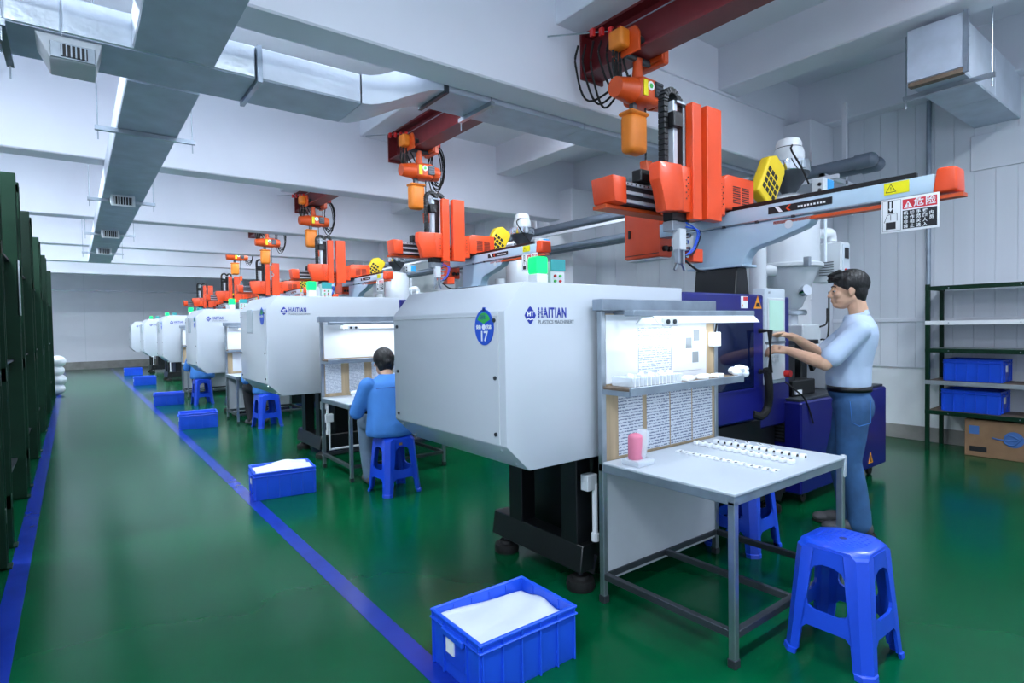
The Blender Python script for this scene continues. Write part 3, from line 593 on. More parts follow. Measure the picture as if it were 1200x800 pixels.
def danger_sign(label):                               # enamel sign hung on the beam, facing -x
    x = 3.735; y0, y1, z0, z1 = 1.065, 1.345, 1.845, 2.035
    s = thing('danger_sign', label, 'sign', (x, 1.205, z0), 'danger signs on the robot beams')
    MB().box(x - 0.004, x, y0, y1, z0, z1, 0.003, 2).build('plate', 'label_white', s)
    F = x - 0.0048
    MB().box(F, x - 0.003, 1.075, 1.238, 1.968, 2.022).build('red_field', 'label_red', s)
    MB().box(F, x - 0.003, 1.075, 1.238, 1.858, 1.96).build('black_field', 'label_ink', s)
    G = F - 0.0008; kw = dict(right=(0, -1, 0), up=(0, 0, 1))
    MB().prism([(1.232, 1.973), (1.19, 1.973), (1.211, 2.012)], 'x', G, F + 0.0005).build('triangle', 'label_white', s)
    text('lettering', '!', 0.03, 'label_red', s, (G - 0.0004, 1.211, 1.988), bold=0.001, **kw)
    text('lettering', '危', 0.05, 'label_white', s, (G, 1.16, 1.995), bold=0.0008, **kw)
    text('lettering', '险', 0.05, 'label_white', s, (G, 1.105, 1.995), bold=0.0008, **kw)
    for r, row in enumerate(('机械手臂', '动作范围内', '非相关人员', '禁止进入')):
        for k, ch in enumerate(row):
            zz = 1.944 - r * 0.0245 - (0.0 if k < 4 else -0.01 + 0.0)
            text('lettering', ch, 0.0225, 'label_white', s, (G, 1.222 - k * 0.0305, zz), bold=0.0004, **kw)
    # pictogram: machine ram pressing towards a hand
    q = MB().box(F, x - 0.003, 1.285, 1.311, 1.955, 2.025).build('ram', 'label_ink', s)
    MB().prism([(1.303, 2.02), (1.293, 2.02), (1.293, 1.982), (1.287, 1.982), (1.298, 1.965), (1.309, 1.982), (1.303, 1.982)], 'x', G, F + 0.0005).build('arrow', 'label_white', q)
    MB().prism([(1.322, 1.905), (1.272, 1.905), (1.272, 1.865), (1.322, 1.865)], 'x', F, x - 0.003).build('cuff', 'label_ink', s)
    ln = MB(); hp = [(1.33, 1.905), (1.315, 1.945), (1.30, 1.95), (1.27, 1.955), (1.265, 1.948), (1.265, 1.91)]
    for p, q_ in zip(hp, hp[1:]): ln.beam((F, *p), (F, *q_), 0.002, 0.002)
    ln.beam((F, 1.297, 1.945), (F, 1.297, 1.915), 0.002, 0.002); ln.build('hand_outline', 'label_ink', s)
    fr = MB(); fp = [(1.338, 1.855), (1.338, 2.027), (1.247, 2.027), (1.247, 1.855)]
    for p, q_ in zip(fp, fp[1:] + fp[:1]): fr.beam((F + 0.0004, *p), (F + 0.0004, *q_), 0.0012, 0.0012)
    fr.build('frame_line', 'label_ink', s)
    return s
r17 = robot('orange and pale blue take-out robot standing on machine 17', False)
s17 = danger_sign('red and black Chinese danger sign hung on the pale blue robot beam of machine 17')
RO = [(0, 0, 0), (0.36, 3.8, 0.12), (0.36, 7.75, 0.12), (0.36, 11.9, 0.12), (0.36, 15.9, 0.12), (0.36, 20.0, 0.12)]
ORD = ['', 'next machine behind machine 17', 'third machine in the row', 'fourth machine in the row', 'fifth machine in the row', 'last machine in the row']
for k in range(1, 6):
    place(r17, RO[k], 'orange take-out robot standing on the ' + ORD[k])
    if k < 4: place(s17, RO[k], 'danger sign on the robot beam of the ' + ORD[k])

# ---------------------------------------------------------------- hopper dryers and vacuum loaders
def dryer(label):
    c = (4.95, 2.5, 0); t = thing('hopper_dryer', label, 'dryer', (4.95, 2.5, 1.3), 'hopper dryers')
    b = MB().lathe([(0.07, 1.3), (0.07, 1.45), (0.10, 1.47), (0.235, 1.80), (0.24, 1.82), (0.24, 2.30), (0.18, 2.40), (0.08, 2.44)], c, 36).build('hopper_body', 'cone_white', t)
    MB().lathe([(0.255, 1.80), (0.27, 1.81), (0.27, 1.835), (0.255, 1.845)], c, 36).build('flange', 'pale_grey', t)
    MB().lathe([(0.13, 1.40), (0.14, 1.41), (0.14, 1.435), (0.13, 1.445)], c, 24).build('throat_flange', 'steel', t)
    MB().box(4.72, 4.76, 2.22, 2.27, 1.79, 1.87, 0.005).build('latch', 'steel', t)
    MB().cyl((4.90, 2.36, 1.60), (4.88, 2.31, 1.61), 0.045, n=14).build('sight_port', 'chrome', t)
    bx = MB().box(5.2, 5.37, 2.18, 2.42, 1.68, 2.02, 0.008).build('control_box', 'pale_grey', t)
    MB().box(5.22, 5.35, 2.172, 2.182, 1.71, 2.0, 0.003).build('box_panel', 'screen_frame', bx)
    MB().box(5.25, 5.32, 2.166, 2.174, 1.88, 1.97).build('thermostat', 'label_ink', bx)
    for k, mt in enumerate(('red', 'sticker_blue')): MB().cyl((5.26 + 0.05 * k, 2.16, 1.78), (5.26 + 0.05 * k, 2.175, 1.78), 0.012, n=8).build('button', mt, bx)
    for k in range(6): MB().box(5.194, 5.202, 2.24, 2.36, 1.74 + k * 0.022, 1.746 + k * 0.022).build('louvre', 'iron', bx)
    MB().box(5.1, 5.3, 2.4, 2.5, 1.8, 1.84).build('box_bracket', 'iron', t)
    MB().tube(bez([(5.12, 2.38, 2.08), (5.24, 2.3, 2.11), (5.29, 2.3, 2.06), (5.29, 2.3, 2.0)]), 0.045, 12).build('air_elbow', 'plastic_white', t)
    MB().cyl((4.62, 2.6, 1.35), (4.62, 2.6, 2.0), 0.07, n=16).build('air_pipe', 'cone_white', t)
    MB().cyl((4.62, 2.6, 1.78), (4.72, 2.5, 1.78), 0.05, n=12).build('inlet', 'pale_grey', t)
    MB().cyl((5.14, 2.28, 1.85), (5.14, 2.28, 2.3), 0.012, n=8).build('sight_tube', 'frosted', t)
    for k, (a, b_) in enumerate((((5.1, 2.25, 1.45), (4.75, 2.15, 1.3)), ((5.25, 2.3, 1.6), (4.7, 2.12, 1.2)))):
        MB().tube(bez([a, ((a[0]+b_[0])/2 + 0.05, (a[1]+b_[1])/2, min(a[2], b_[2]) + 0.03), b_]), 0.007, 6).build('cable', 'rubber', t)
    return t
def loader(label):
    c = (4.95, 2.5, 0); t = thing('vacuum_loader', label, 'loader', (4.95, 2.5, 2.4), 'vacuum loaders on the dryers')
    MB().lathe([(0.05, 2.42), (0.06, 2.46), (0.16, 2.60), (0.165, 2.62)], c, 24).build('cone', 'iron', t)
    MB().lathe([(0.165, 2.62), (0.17, 2.63), (0.17, 2.71), (0.15, 2.715)], c, 28).build('bowl', 'chrome', t)
    MB().lathe([(0.11, 2.715), (0.125, 2.74), (0.125, 2.79), (0.112, 2.83)], c, 24).build('motor_housing', 'pale_grey', t)
    MB().lathe([(0.105, 2.83), (0.105, 2.87), (0.09, 2.905), (0.05, 2.92)], c, 24).build('motor_cap', 'plastic_white', t)
    MB().lathe([(0.107, 2.828), (0.107, 2.838)], c, 24).build('vent_band', 'rubber', t)
    for a in (0.4, 2.4, 4.3): MB().obox((4.95 + 0.17 * math.cos(a), 2.5 + 0.17 * math.sin(a), 2.66), (0.03, 0.03, 0.07), (0, 0, a), 0.004).build('clip', 'steel', t)
    MB().tube(bez([(4.85, 2.42, 2.83), (4.76, 2.38, 2.76), (4.82, 2.33, 2.62), (4.95, 2.33, 2.5)]), 0.008, 6).build('cable', 'rubber', t)
    b = MB().box(5.06, 5.24, 2.26, 2.36, 2.42, 2.56, 0.006).build('control_box', 'pale_grey', t)
    MB().box(5.13, 5.235, 2.253, 2.262, 2.43, 2.55).build('blue_label', 'cyan_label', b)
    for k in range(2): MB().ball((5.055, 2.29, 2.455 + 0.05 * k), 0.016, 8).build('knob', 'black_plastic', b)
    # yellow printed bag tied to the loader, leaning over the dryer lid
    yb = MB(); R = Matrix.Translation((4.45, 2.42, 2.47)) @ Matrix.Rotation(math.radians(32), 4, 'Y')
    n = 20; outl = [(-0.13, -0.2), (0.13, -0.2), (0.13, 0.17), (0.10, 0.22), (-0.05, 0.22), (-0.13, 0.14)]
    yb.prism(outl, 'y', -0.045, 0.045, 0.02, 3); yb.bm.transform(R); y_ = yb.build('yellow_bag', 'yellow', t)
    for r in range(4):
        for k in range(4 if r else 3):
            mk = MB().box(-0.1 + k * 0.052, -0.062 + k * 0.052, -0.049, -0.044, 0.03 - r * 0.055, 0.066 - r * 0.055)
            mk.bm.transform(R); mk.build('printed_mark', 'label_ink', y_)
    return t
d17 = dryer('white hopper dryer with a conical bottom on machine 17'); l17 = loader('steel vacuum loader with grey motor cap over the dryer of machine 17')
for k in range(1, 6):
    place(d17, (0.1, MY[k], 0.0), 'white hopper dryer on the ' + ORD[k]); place(l17, (0.1, MY[k], 0.0), 'vacuum loader with yellow bag over the ' + ORD[k])

# ---------------------------------------------------------------- hoists on red steel rails
def rail(y0, y1, z, label):
    t = thing('hoist_rail', label, 'steel beam', (3.6, y1, z), 'red steel hoist rails')
    MB().box(3.49, 3.71, y0, y1, z, z + 0.02).build('lower_flange', 'red_steel', t)
    MB().box(3.49, 3.71, y0, y1, z + 0.33, z + 0.35).build('upper_flange', 'red_steel', t)
    MB().box(3.592, 3.608, y0, y1, z + 0.02, z + 0.33).build('web', 'red_steel', t)
    MB().box(3.47, 3.73, y1 - 0.02, y1 + 0.002, z - 0.03, z + 0.37).build('end_plate', 'red_steel', t)
    return t
rail(YN, 3.53, 3.45, 'dark red steel hoist rail above machine 17')
for k in range(1, 5): rail(BEAM_Y[k - 1] + 0.3, BEAM_Y[k] + (0 if k > 1 else -0.3), 3.63, 'dark red steel hoist rail above the ' + ORD[k])
def hoist(label, coil=False):
    x, y, z = 3.6, 3.02, 3.18
    t = thing('chain_hoist', label, 'hoist', (x, y, z), 'orange chain hoists')
    for s in (-1, 1):
        pl = MB().prism([(y - 0.14, 3.42), (y + 0.14, 3.42), (y + 0.14, 3.56), (y + 0.1, 3.62), (y - 0.1, 3.62), (y - 0.14, 3.56)], 'x', x + s * 0.135 - 0.01, x + s * 0.135 + 0.01, 0.004).build('trolley_plate', 'orange_deep', t)
        for d in (-0.08, 0.08): MB().cyl((x + s * 0.06, y + d, 3.515), (x + s * 0.125, y + d, 3.515), 0.045, n=14).build('trolley_wheel', 'iron', pl)
    MB().box(x - 0.25, x - 0.14, y - 0.06, y + 0.09, 3.46, 3.61, 0.03, 3).build('trolley_motor', 'amber', t)
    MB().box(x + 0.15, x + 0.22, y - 0.14, y + 0.14, 3.40, 3.52, 0.012).build('trolley_bracket', 'orange_deep', t)
    MB().cyl((x - 0.14, y, 3.43), (x + 0.14, y, 3.43), 0.025, n=12).build('suspension_bar', 'iron', t)
    MB().lathe([(0.05, 3.260), (0.035, 3.38), (0.04, 3.43)], (x, y, 0), 14).build('suspension_lug', 'orange_deep', t)
    b = MB().box(x - 0.08, x + 0.17, y - 0.11, y + 0.11, 3.070, 3.270, 0.045, 3).build('hoist_body', 'orange_deep', t)
    MB().cyl((x + 0.17, y, 3.170), (x + 0.27, y, 3.170), 0.1, 0.085, 20).build('motor_end', 'orange_deep', t)
    MB().cyl((x - 0.26, y, 3.160), (x - 0.08, y, 3.170), 0.075, 0.10, 18).build('gear_case', 'orange_deep', t)
    MB().box(x + 0.07, x + 0.165, y - 0.122, y - 0.108, 3.120, 3.240, 0.004).build('vent_grille', 'label_ink', b)
    for k in range(4): MB().box(x + 0.075, x + 0.16, y - 0.127, y - 0.118, 3.132 + k * 0.028, 3.146 + k * 0.028).build('grille_bar', 'iron', b)
    MB().box(x - 0.06, x - 0.015, y - 0.116, y - 0.108, 3.110, 3.230).build('yellow_label', 'label_yellow', b)
    MB().cyl((x + 0.025, y - 0.115, 3.195), (x + 0.025, y - 0.108, 3.195), 0.036, n=18).build('round_label', 'label_white', b)
    MB().cyl((x + 0.025, y - 0.118, 3.195), (x + 0.025, y - 0.114, 3.195), 0.02, n=6).build('label_mark', 'sticker_green', b)
    bag = MB().box(x - 0.15, x + 0.05, y - 0.07, y + 0.07, 2.680, 2.990, 0.045, 3).build('chain_bag', 'amber', t)
    MB().box(x - 0.155, x + 0.055, y - 0.075, y + 0.075, 2.975, 3.005, 0.012).build('bag_rim', 'amber', bag)
    MB().box(x - 0.08, x - 0.03, y - 0.02, y + 0.02, 2.980, 3.090).build('bag_strap', 'iron', bag)
    ch = MB()
    for k in range(26):
        zz = 3.070 - k * 0.0165
        ch.obox((x + 0.09, y, zz), (0.016, 0.006, 0.02) if k % 2 else (0.006, 0.016, 0.02))
    ch.build('load_chain', 'iron', t)
    hb = MB().prism([(x + 0.05, 2.650), (x + 0.13, 2.650), (x + 0.12, 2.520), (x + 0.06, 2.520)], 'y', y - 0.035, y + 0.035, 0.01, 2).build('hook_block', 'orange_deep', t)
    MB().tube(bez([(x + 0.09, y, 2.520), (x + 0.09, y, 2.480), (x + 0.125, y, 2.440), (x + 0.09, y, 2.400), (x + 0.055, y, 2.430)]), 0.011, 8).build('hook', 'steel', t)
    # festoon cables looping from the track to the hoist
    rnd = random.Random(3)
    if coil:
        for k in range(6):
            cx_, rx, rz = x + 0.34 + 0.03 * rnd.random(), 0.07 + 0.05 * rnd.random(), 0.24 + 0.08 * rnd.random()
            MB().tube([(cx_ + rx * math.cos(a), y + 0.1 + 0.02 * k, 3.58 - rz + rz * math.sin(a)) for a in [2 * math.pi * q / 22 for q in range(22)]], 0.0075, 6, True).build('cable_coil', 'rubber', t)
        MB().box(x + 0.3, x + 0.38, y + 0.09, y + 0.2, 3.57, 3.65, 0.004).build('cable_clip', 'red', t)
    for k in range(5):
        xx = x - 0.14 - 0.022 * k; MB().tube(bez([(xx, y + 0.04, 3.62), (xx + 0.01 * (k % 2), y + 0.05, 3.4), (xx - 0.01, y + 0.03, 3.2 + 0.02 * k), (x - 0.15, y + 0.02, 3.16)]), 0.009, 6).build('festoon_cable', 'rubber', t)
    for k in range(7):
        xa = x - 0.08 - 0.028 * k; top = 3.62 + 0.02 * rnd.random(); dip = 2.970 + 0.3 * rnd.random(); ya = y + 0.05 + 0.06 * k
        if not coil or k < 2: MB().tube(bez([(xa, ya, top), (xa - 0.03, ya, (top + dip) / 2 + 0.05), (xa + 0.02 + 0.1 * rnd.random(), ya - 0.03, dip), (x - 0.18 + 0.02 * k, y + 0.02, 3.180 + 0.02 * k)], 7), 0.009, 6).build('festoon_cable', 'rubber', t)
    for k in range(4): MB().box(x - 0.17 - 0.05 * k, x - 0.14 - 0.05 * k, y + 0.02 + 0.05 * k, y + 0.06 + 0.05 * k, 3.60, 3.66, 0.004).build('cable_clip', 'red', t)
    MB().tube([(x - 0.5, y + 0.5, 3.67), (x - 0.1, y + 0.1, 3.67), (x - 0.1, y - 1.2, 3.67)], 0.006, 6).build('festoon_wire', 'steel', t)
    return t
h17 = hoist('orange electric chain hoist with chain bag hanging over machine 17')
h2 = hoist('orange chain hoist with looped cables above the ' + ORD[1], True); h2.location += Vector((0, 3.6, 0.18))
HY = [0, 3.6, 7.7, 10.9, 14.0]
for k in range(2, 5): place(h2, (0, HY[k] - HY[1], 0), 'orange chain hoist with looped cables above the ' + ORD[k])
# ================================================================ WORKBENCHES
def bench(label):
    x0, x1, y0, y1, h = 2.0, 2.965, 1.225, 1.945, 0.685
    t = thing('workbench', label, 'workbench', (2.0, 1.225, 0), 'inspection benches at the machines')
    s = 0.03
    for (x, y, z) in ((x0, y0, h - 0.03), (x1 - s, y0, h - 0.03), (x0, y1 - s, 1.415), (x1 - s, y1 - s, 1.415)):
        l = MB().box(x, x + s, y, y + s, 0.012, z, 0.003).build('leg', 'steel', t)
        MB().box(x - 0.003, x + s + 0.003, y - 0.003, y + s + 0.003, 0, 0.035, 0.002).build('foot_cap', 'iron', l)
    for a in ((x0, x1, y0, y0 + s), (x0, x1, y1 - s, y1), (x0, x0 + s, y0 + s, y1 - s), (x1 - s, x1, y0 + s, y1 - s)):
        MB().box(*a, h - 0.045, h - 0.006, 0.002).build('top_rail', 'galvanised', t)
    for a in ((x0 + s, x1 - s, y1 - s, y1), (x0, x0 + s, y0 + s, y1 - s), (x1 - s, x1, y0 + s, y1 - s), ((x0 + x1) / 2 - 0.012, (x0 + x1) / 2 + 0.012, y0 + s, y1 - s), (x0 + s, x1 - s, y0, y0 + s)):
        MB().box(*a, 0.115, 0.145, 0.002).build('lower_rail', 'iron', t)
    MB().box(x0 - 0.002, x1 + 0.002, y0 - 0.004, y1 - 0.032, h - 0.008, h + 0.003, 0.002).build('table_top', 'table_white', t)
    MB().box(x0 + s, x1 - s, y1 - 0.022, y1 - 0.012, 0.10, h - 0.045).build('kick_panel', 'board_grey', t)
    MB().box(x0 + s, x1 - s, y1 - 0.022, y1 - 0.012, h, 1.40).build('back_panel', 'plywood', t)
    MB().box(x0 + s + 0.005, x1 - s - 0.08, y1 - 0.026, y1 - 0.021, 1.06, 1.395).build('back_sheet', 'paper', t)
    sh = MB().box(x0 + 0.01, x1 - 0.02, 1.75, y1 - 0.025, 1.038, 1.052, 0.002).build('shelf', 'stain_wood', t)
    MB().box(x0 + 0.01, x1 - 0.02, 1.74, 1.755, 1.018, 1.056, 0.002).build('shelf_edge', 'galvanised', sh)
    for x in (x0 + 0.002, x1 - 0.03): MB().box(x, x + 0.02, 1.75, y1 - s, 1.015, 1.038).build('shelf_bracket', 'galvanised', sh)
    MB().box(x0 - 0.02, x1 - 0.06, y1 - 0.06, y1 + 0.01, 1.415, 1.47, 0.003).build('top_tray', 'galvanised', t)
    return t
def strip_lamp(label):
    t = thing('strip_lamp', label, 'lamp', (2.5, 1.77, 1.40), 'strip lamps over the benches')
    MB().box(2.03, 3.06, 1.74, 1.80, 1.385, 1.412, 0.004).build('channel', 'galvanised', t)
    MB().prism([(1.70, 1.348), (1.735, 1.385), (1.805, 1.385), (1.84, 1.348), (1.835, 1.346), (1.8, 1.378), (1.74, 1.378), (1.705, 1.346)], 'x', 2.16, 3.04).build('reflector', 'plastic_white', t)
    MB().cyl((2.18, 1.77, 1.36), (3.02, 1.77, 1.36), 0.012, n=10).build('lamp_tube', 'tube', t)
    for x in (2.22, 2.27): MB().cyl((x, 1.69, 1.357), (x, 1.705, 1.357), 0.011, n=10).build('pull_switch', 'iron', t)
    MB().box(2.19, 2.3, 1.697, 1.712, 1.335, 1.375, 0.004).build('switch_plate', 'plastic_white', t)
    m = MB()
    for x in (2.1, 2.9): m.box(x, x + 0.015, 1.78, 1.93, 1.395, 1.41)
    m.build('arm', 'galvanised', t)
    a = area('strip_light', (0.1, 0, -0.06), (0.85, 0.05), 1.1, (0.9, 0.96, 1.0)); a.parent = t
    return t
BN = ['machine 17', 'the machine next behind machine 17', 'the third machine in the row', 'the fourth machine in the row']
b1 = bench('galvanised inspection bench with rows of white parts in front of machine 17'); k1 = strip_lamp('strip lamp with white reflector over the bench at machine 17')
BO = [(0, 0, 0), (-0.11, 3.6, 0), (-0.17, 7.68, 0), (-0.22, 11.8, 0)]
for k in (1, 2, 3):
    bc = place(b1, BO[k], 'galvanised bench with lit back panel in front of ' + BN[k]);
    for ch in [q for q in bc.children if q.name.startswith('kick_panel') and k == 1]: bpy.data.objects.remove(ch)
    place(k1, BO[k], 'strip lamp lighting the bench at ' + BN[k])
# things on the first bench
def sheet(x0, x1, z0, z1, y, mat, label, off=(0, 0, 0), tilt=0):
    o = MB().box(x0 + off[0], x1 + off[0], y - 0.0012 + off[1], y + off[1], z0, z1).build('paper_sheet', mat, origin=((x0 + x1) / 2 + off[0], y + off[1], z0), smooth=0)
    return tag(o, label, 'paper', 'sheets pinned to the benches')
YP = 1.922
sheet(2.12, 2.30, 0.70, 1.02, YP, 'paper_print', 'printed sheet taped next to the pink packet under the bench shelf')
for k in range(3): sheet(2.335 + k * 0.195, 2.52 + k * 0.195, 0.70, 1.022, YP, 'paper_print', ['second', 'third', 'fourth'][k] + ' printed sheet counted from the pink packet, taped below the bench shelf')
sheet(2.27, 2.53, 1.10, 1.33, 1.917, 'paper_form', 'pale form taped above the shelf behind the tray of parts')
fm = sheet(2.535, 2.80, 1.09, 1.34, 1.917, 'paper', 'instruction sheet with three small photographs taped above the bench shelf')
for (x, z) in ((2.66, 1.21), (2.73, 1.25), (2.72, 1.13)): MB().box(x, x + 0.055, 1.9145, 1.916, z, z + 0.06).build('printed_photo', 'shelf_grey', fm)
o = MB().box(2.05, 2.42, 1.765, 1.9, 1.053, 1.1, 0.004).build('parts_tray', 'film', origin=(2.2, 1.83, 1.053)); tag(o, 'clear plastic tray of white parts on the bench shelf', 'tray')
for k in range(12):
    MB().box(2.06 + k * 0.029, 2.065 + k * 0.029, 1.763, 1.765, 1.055, 1.1).build('tray_rib', 'plastic_white', o)
for k in range(14):
    p = MB().obox((2.07 + 0.025 * k, 1.80 + 0.06 * ((k * 7) % 3) / 3, 1.09 + 0.012 * (k % 2)), (0.022, 0.03, 0.018), (0.3 * (k % 3), 0.2, k), 0.003).build('white_part', 'plastic_white', origin=(2.07 + 0.025 * k, 1.81, 1.08))
    tag(p, 'small white moulded part heaped in the clear tray on the shelf', 'plastic part', 'parts in the tray')
for k in range(5):
    p = MB().obox((2.5 + 0.07 * k, 1.8 + 0.03 * (k % 2), 1.062), (0.05, 0.06, 0.02), (0, 0, 0.4 * k), 0.004).build('white_part', 'plastic_white', origin=(2.5 + 0.07 * k, 1.8, 1.053))
    tag(p, 'flat white moulded part lying loose on the bench shelf', 'plastic part', 'loose parts on the shelf')
m = MB(); rnd = random.Random(5)
for k in range(9): m.ball((2.93 + 0.10 * rnd.random(), 1.76 + 0.06 * rnd.random(), 1.06 + 0.03 * rnd.random()), 0.022 + 0.012 * rnd.random(), 8, (1, 0.8, 0.7))
tag(m.build('plastic_wrap', 'sack_white', origin=(2.98, 1.78, 1.04), smooth=20), 'crumpled clear plastic wrap at the end of the bench shelf', 'wrap')
pk = MB(); pk.box(2.035, 2.10, 1.74, 1.80, 0.705, 0.84, 0.022, 3); pk = pk.build('pink_packet', 'pink', origin=(2.07, 1.77, 0.69)); tag(pk, 'pink wrapped packet on a clear bag at the bench corner', 'packet')
MB().box(2.03, 2.15, 1.72, 1.83, 0.687, 0.72, 0.012, 2).build('clear_bag', 'film', pk); MB().obox((2.10, 1.76, 0.79), (0.05, 0.06, 0.14), (0.1, 0.2, 0.3), 0.02, 2).build('clear_film', 'film', pk)
sw = MB().box(2.885, 2.955, 1.885, 1.93, 1.21, 1.295, 0.005).build('socket_box', 'plastic_white', origin=(2.92, 1.91, 1.21)); tag(sw, 'white electrical socket box with looped cable on the bench post', 'socket')
MB().tube(bez([(2.9, 1.89, 1.295), (2.89, 1.87, 1.35), (2.93, 1.87, 1.38)]), 0.005, 6).build('cable', 'rubber', sw)
# rows of moulded parts laid out on the table
def part_proto(kind):
    m = MB()
    if kind == 0: m.prism([(-0.016, 0), (-0.016, 0.012), (-0.009, 0.02), (0.009, 0.02), (0.016, 0.012), (0.016, 0)], 'y', -0.012, 0.012, 0.001); a = m.build('switch_shell', 'plastic_white'); MB().prism([(-0.009, 0.002), (-0.007, 0.011), (0, 0.014), (0.007, 0.011), (0.009, 0.002)], 'y', -0.0132, -0.011).build('opening', 'dark_hole', a)
    elif kind == 1: m.box(-0.018, 0.018, -0.013, 0.013, 0, 0.022, 0.004); a = m.build('square_cap', 'plastic_white'); MB().box(-0.007, 0.007, -0.005, 0.006, 0.021, 0.0228).build('opening', 'dark_hole', a)
    elif kind == 2: m.box(-0.022, 0.022, -0.014, 0.014, 0, 0.008, 0.002); a = m.build('flat_cover', 'plastic_white'); MB().box(-0.018, 0.0, -0.0145, -0.008, 0.007, 0.0086).build('opening', 'dark_hole', a)
    else: m.box(-0.02, 0.02, -0.012, 0.012, 0, 0.006, 0.002); a = m.build('slotted_plate', 'plastic_white'); MB().box(-0.018, 0.018, -0.0035, 0.0035, 0.005, 0.0066).build('opening', 'dark_hole', a)
    return a
TZ = 0.688
rows = [(0, (2.792, 1.816), (2.787, 1.342), 13, 'small white shell with a dark opening in the row of arched parts', 'row of arched shells'),
        (1, (2.675, 1.86), (2.629, 1.321), 14, 'small white square cap in the middle row on the bench', 'row of square caps'),
        (2, (2.458, 1.811), (2.441, 1.299), 14, 'small flat white cover in the outer row beside the square caps', 'row of flat covers')]
for kind, a, b_, n, lab, grp in rows:
    pr_ = part_proto(kind); nm = pr_.name
    for k in range(n):
        o = pr_ if k == 0 else copy_tree(pr_); f_ = k / (n - 1)
        o.location = (a[0] + (b_[0] - a[0]) * f_, a[1] + (b_[1] - a[1]) * f_, TZ); o.rotation_euler.z = random.uniform(-0.14, 0.14); tag(o, lab, 'plastic part', grp)
pr_ = part_proto(3)
for k, (x, y) in enumerate(((2.90, 1.77), (2.905, 1.70), (2.91, 1.63), (2.90, 1.56))):
    o = pr_ if k == 0 else copy_tree(pr_); o.location = (x, y, TZ); o.rotation_euler.z = 0.5 + 0.2 * k; tag(o, 'thin slotted white plate laid along the bench side next to the arched shells', 'plastic part', 'slotted plates')
m = MB(); tag(m.obox((2.965, 1.235, 0.64), (0.035, 0.03, 0.11), (0, 0.1, 0.2), 0.01, 2).build('tape_wrap', 'film', origin=(2.96, 1.24, 0.6)), 'clear tape wound round the bench corner', 'tape')
# second bench: sheets and a heap of parts
for k in range(4): sheet(2.04 + 0.24 * k, 2.2 + 0.24 * k, 0.72, 1.01, YP, 'paper_form', ['white form taped beside the post', 'second white form from the post', 'third white form from the post', 'white form taped nearest the free end'][k] + ' on the plywood of the seated worker\'s bench', BO[1])
m = MB(); rnd = random.Random(9)
for k in range(14): m.ball((2.2 + BO[1][0] + 0.2 * rnd.random(), 1.62 + BO[1][1] + 0.14 * rnd.random(), 0.70 + 0.05 * rnd.random()), 0.03, 8, (1.2, 1, 0.8))
tag(m.build('heap_of_parts', 'sack_white', origin=(2.2, 5.25, 0.688), smooth=20), 'white heap of moulded parts in film on the seated worker\'s bench', 'parts', kind='stuff')
sb = MB().box(1.915, 1.995, 5.50, 5.55, 0.44, 0.52, 0.004).build('socket_box', 'plastic_white', origin=(1.95, 5.52, 0.44)); tag(sb, 'white switch box with a pipe under the seated worker\'s bench', 'socket')
MB().tube([(1.96, 5.525, 0.45), (1.96, 5.525, 0.17), (2.35, 5.525, 0.17)], 0.012, 8).build('pipe', 'plastic_white', sb)
sheet(2.1, 2.34, 0.72, 1.0, YP, 'paper', 'white sheet on the back panel of the bench at the fourth machine', BO[3]); sheet(2.1, 2.3, 0.72, 1.0, YP, 'paper', 'white sheet on the back panel of the bench at the third machine', BO[2])

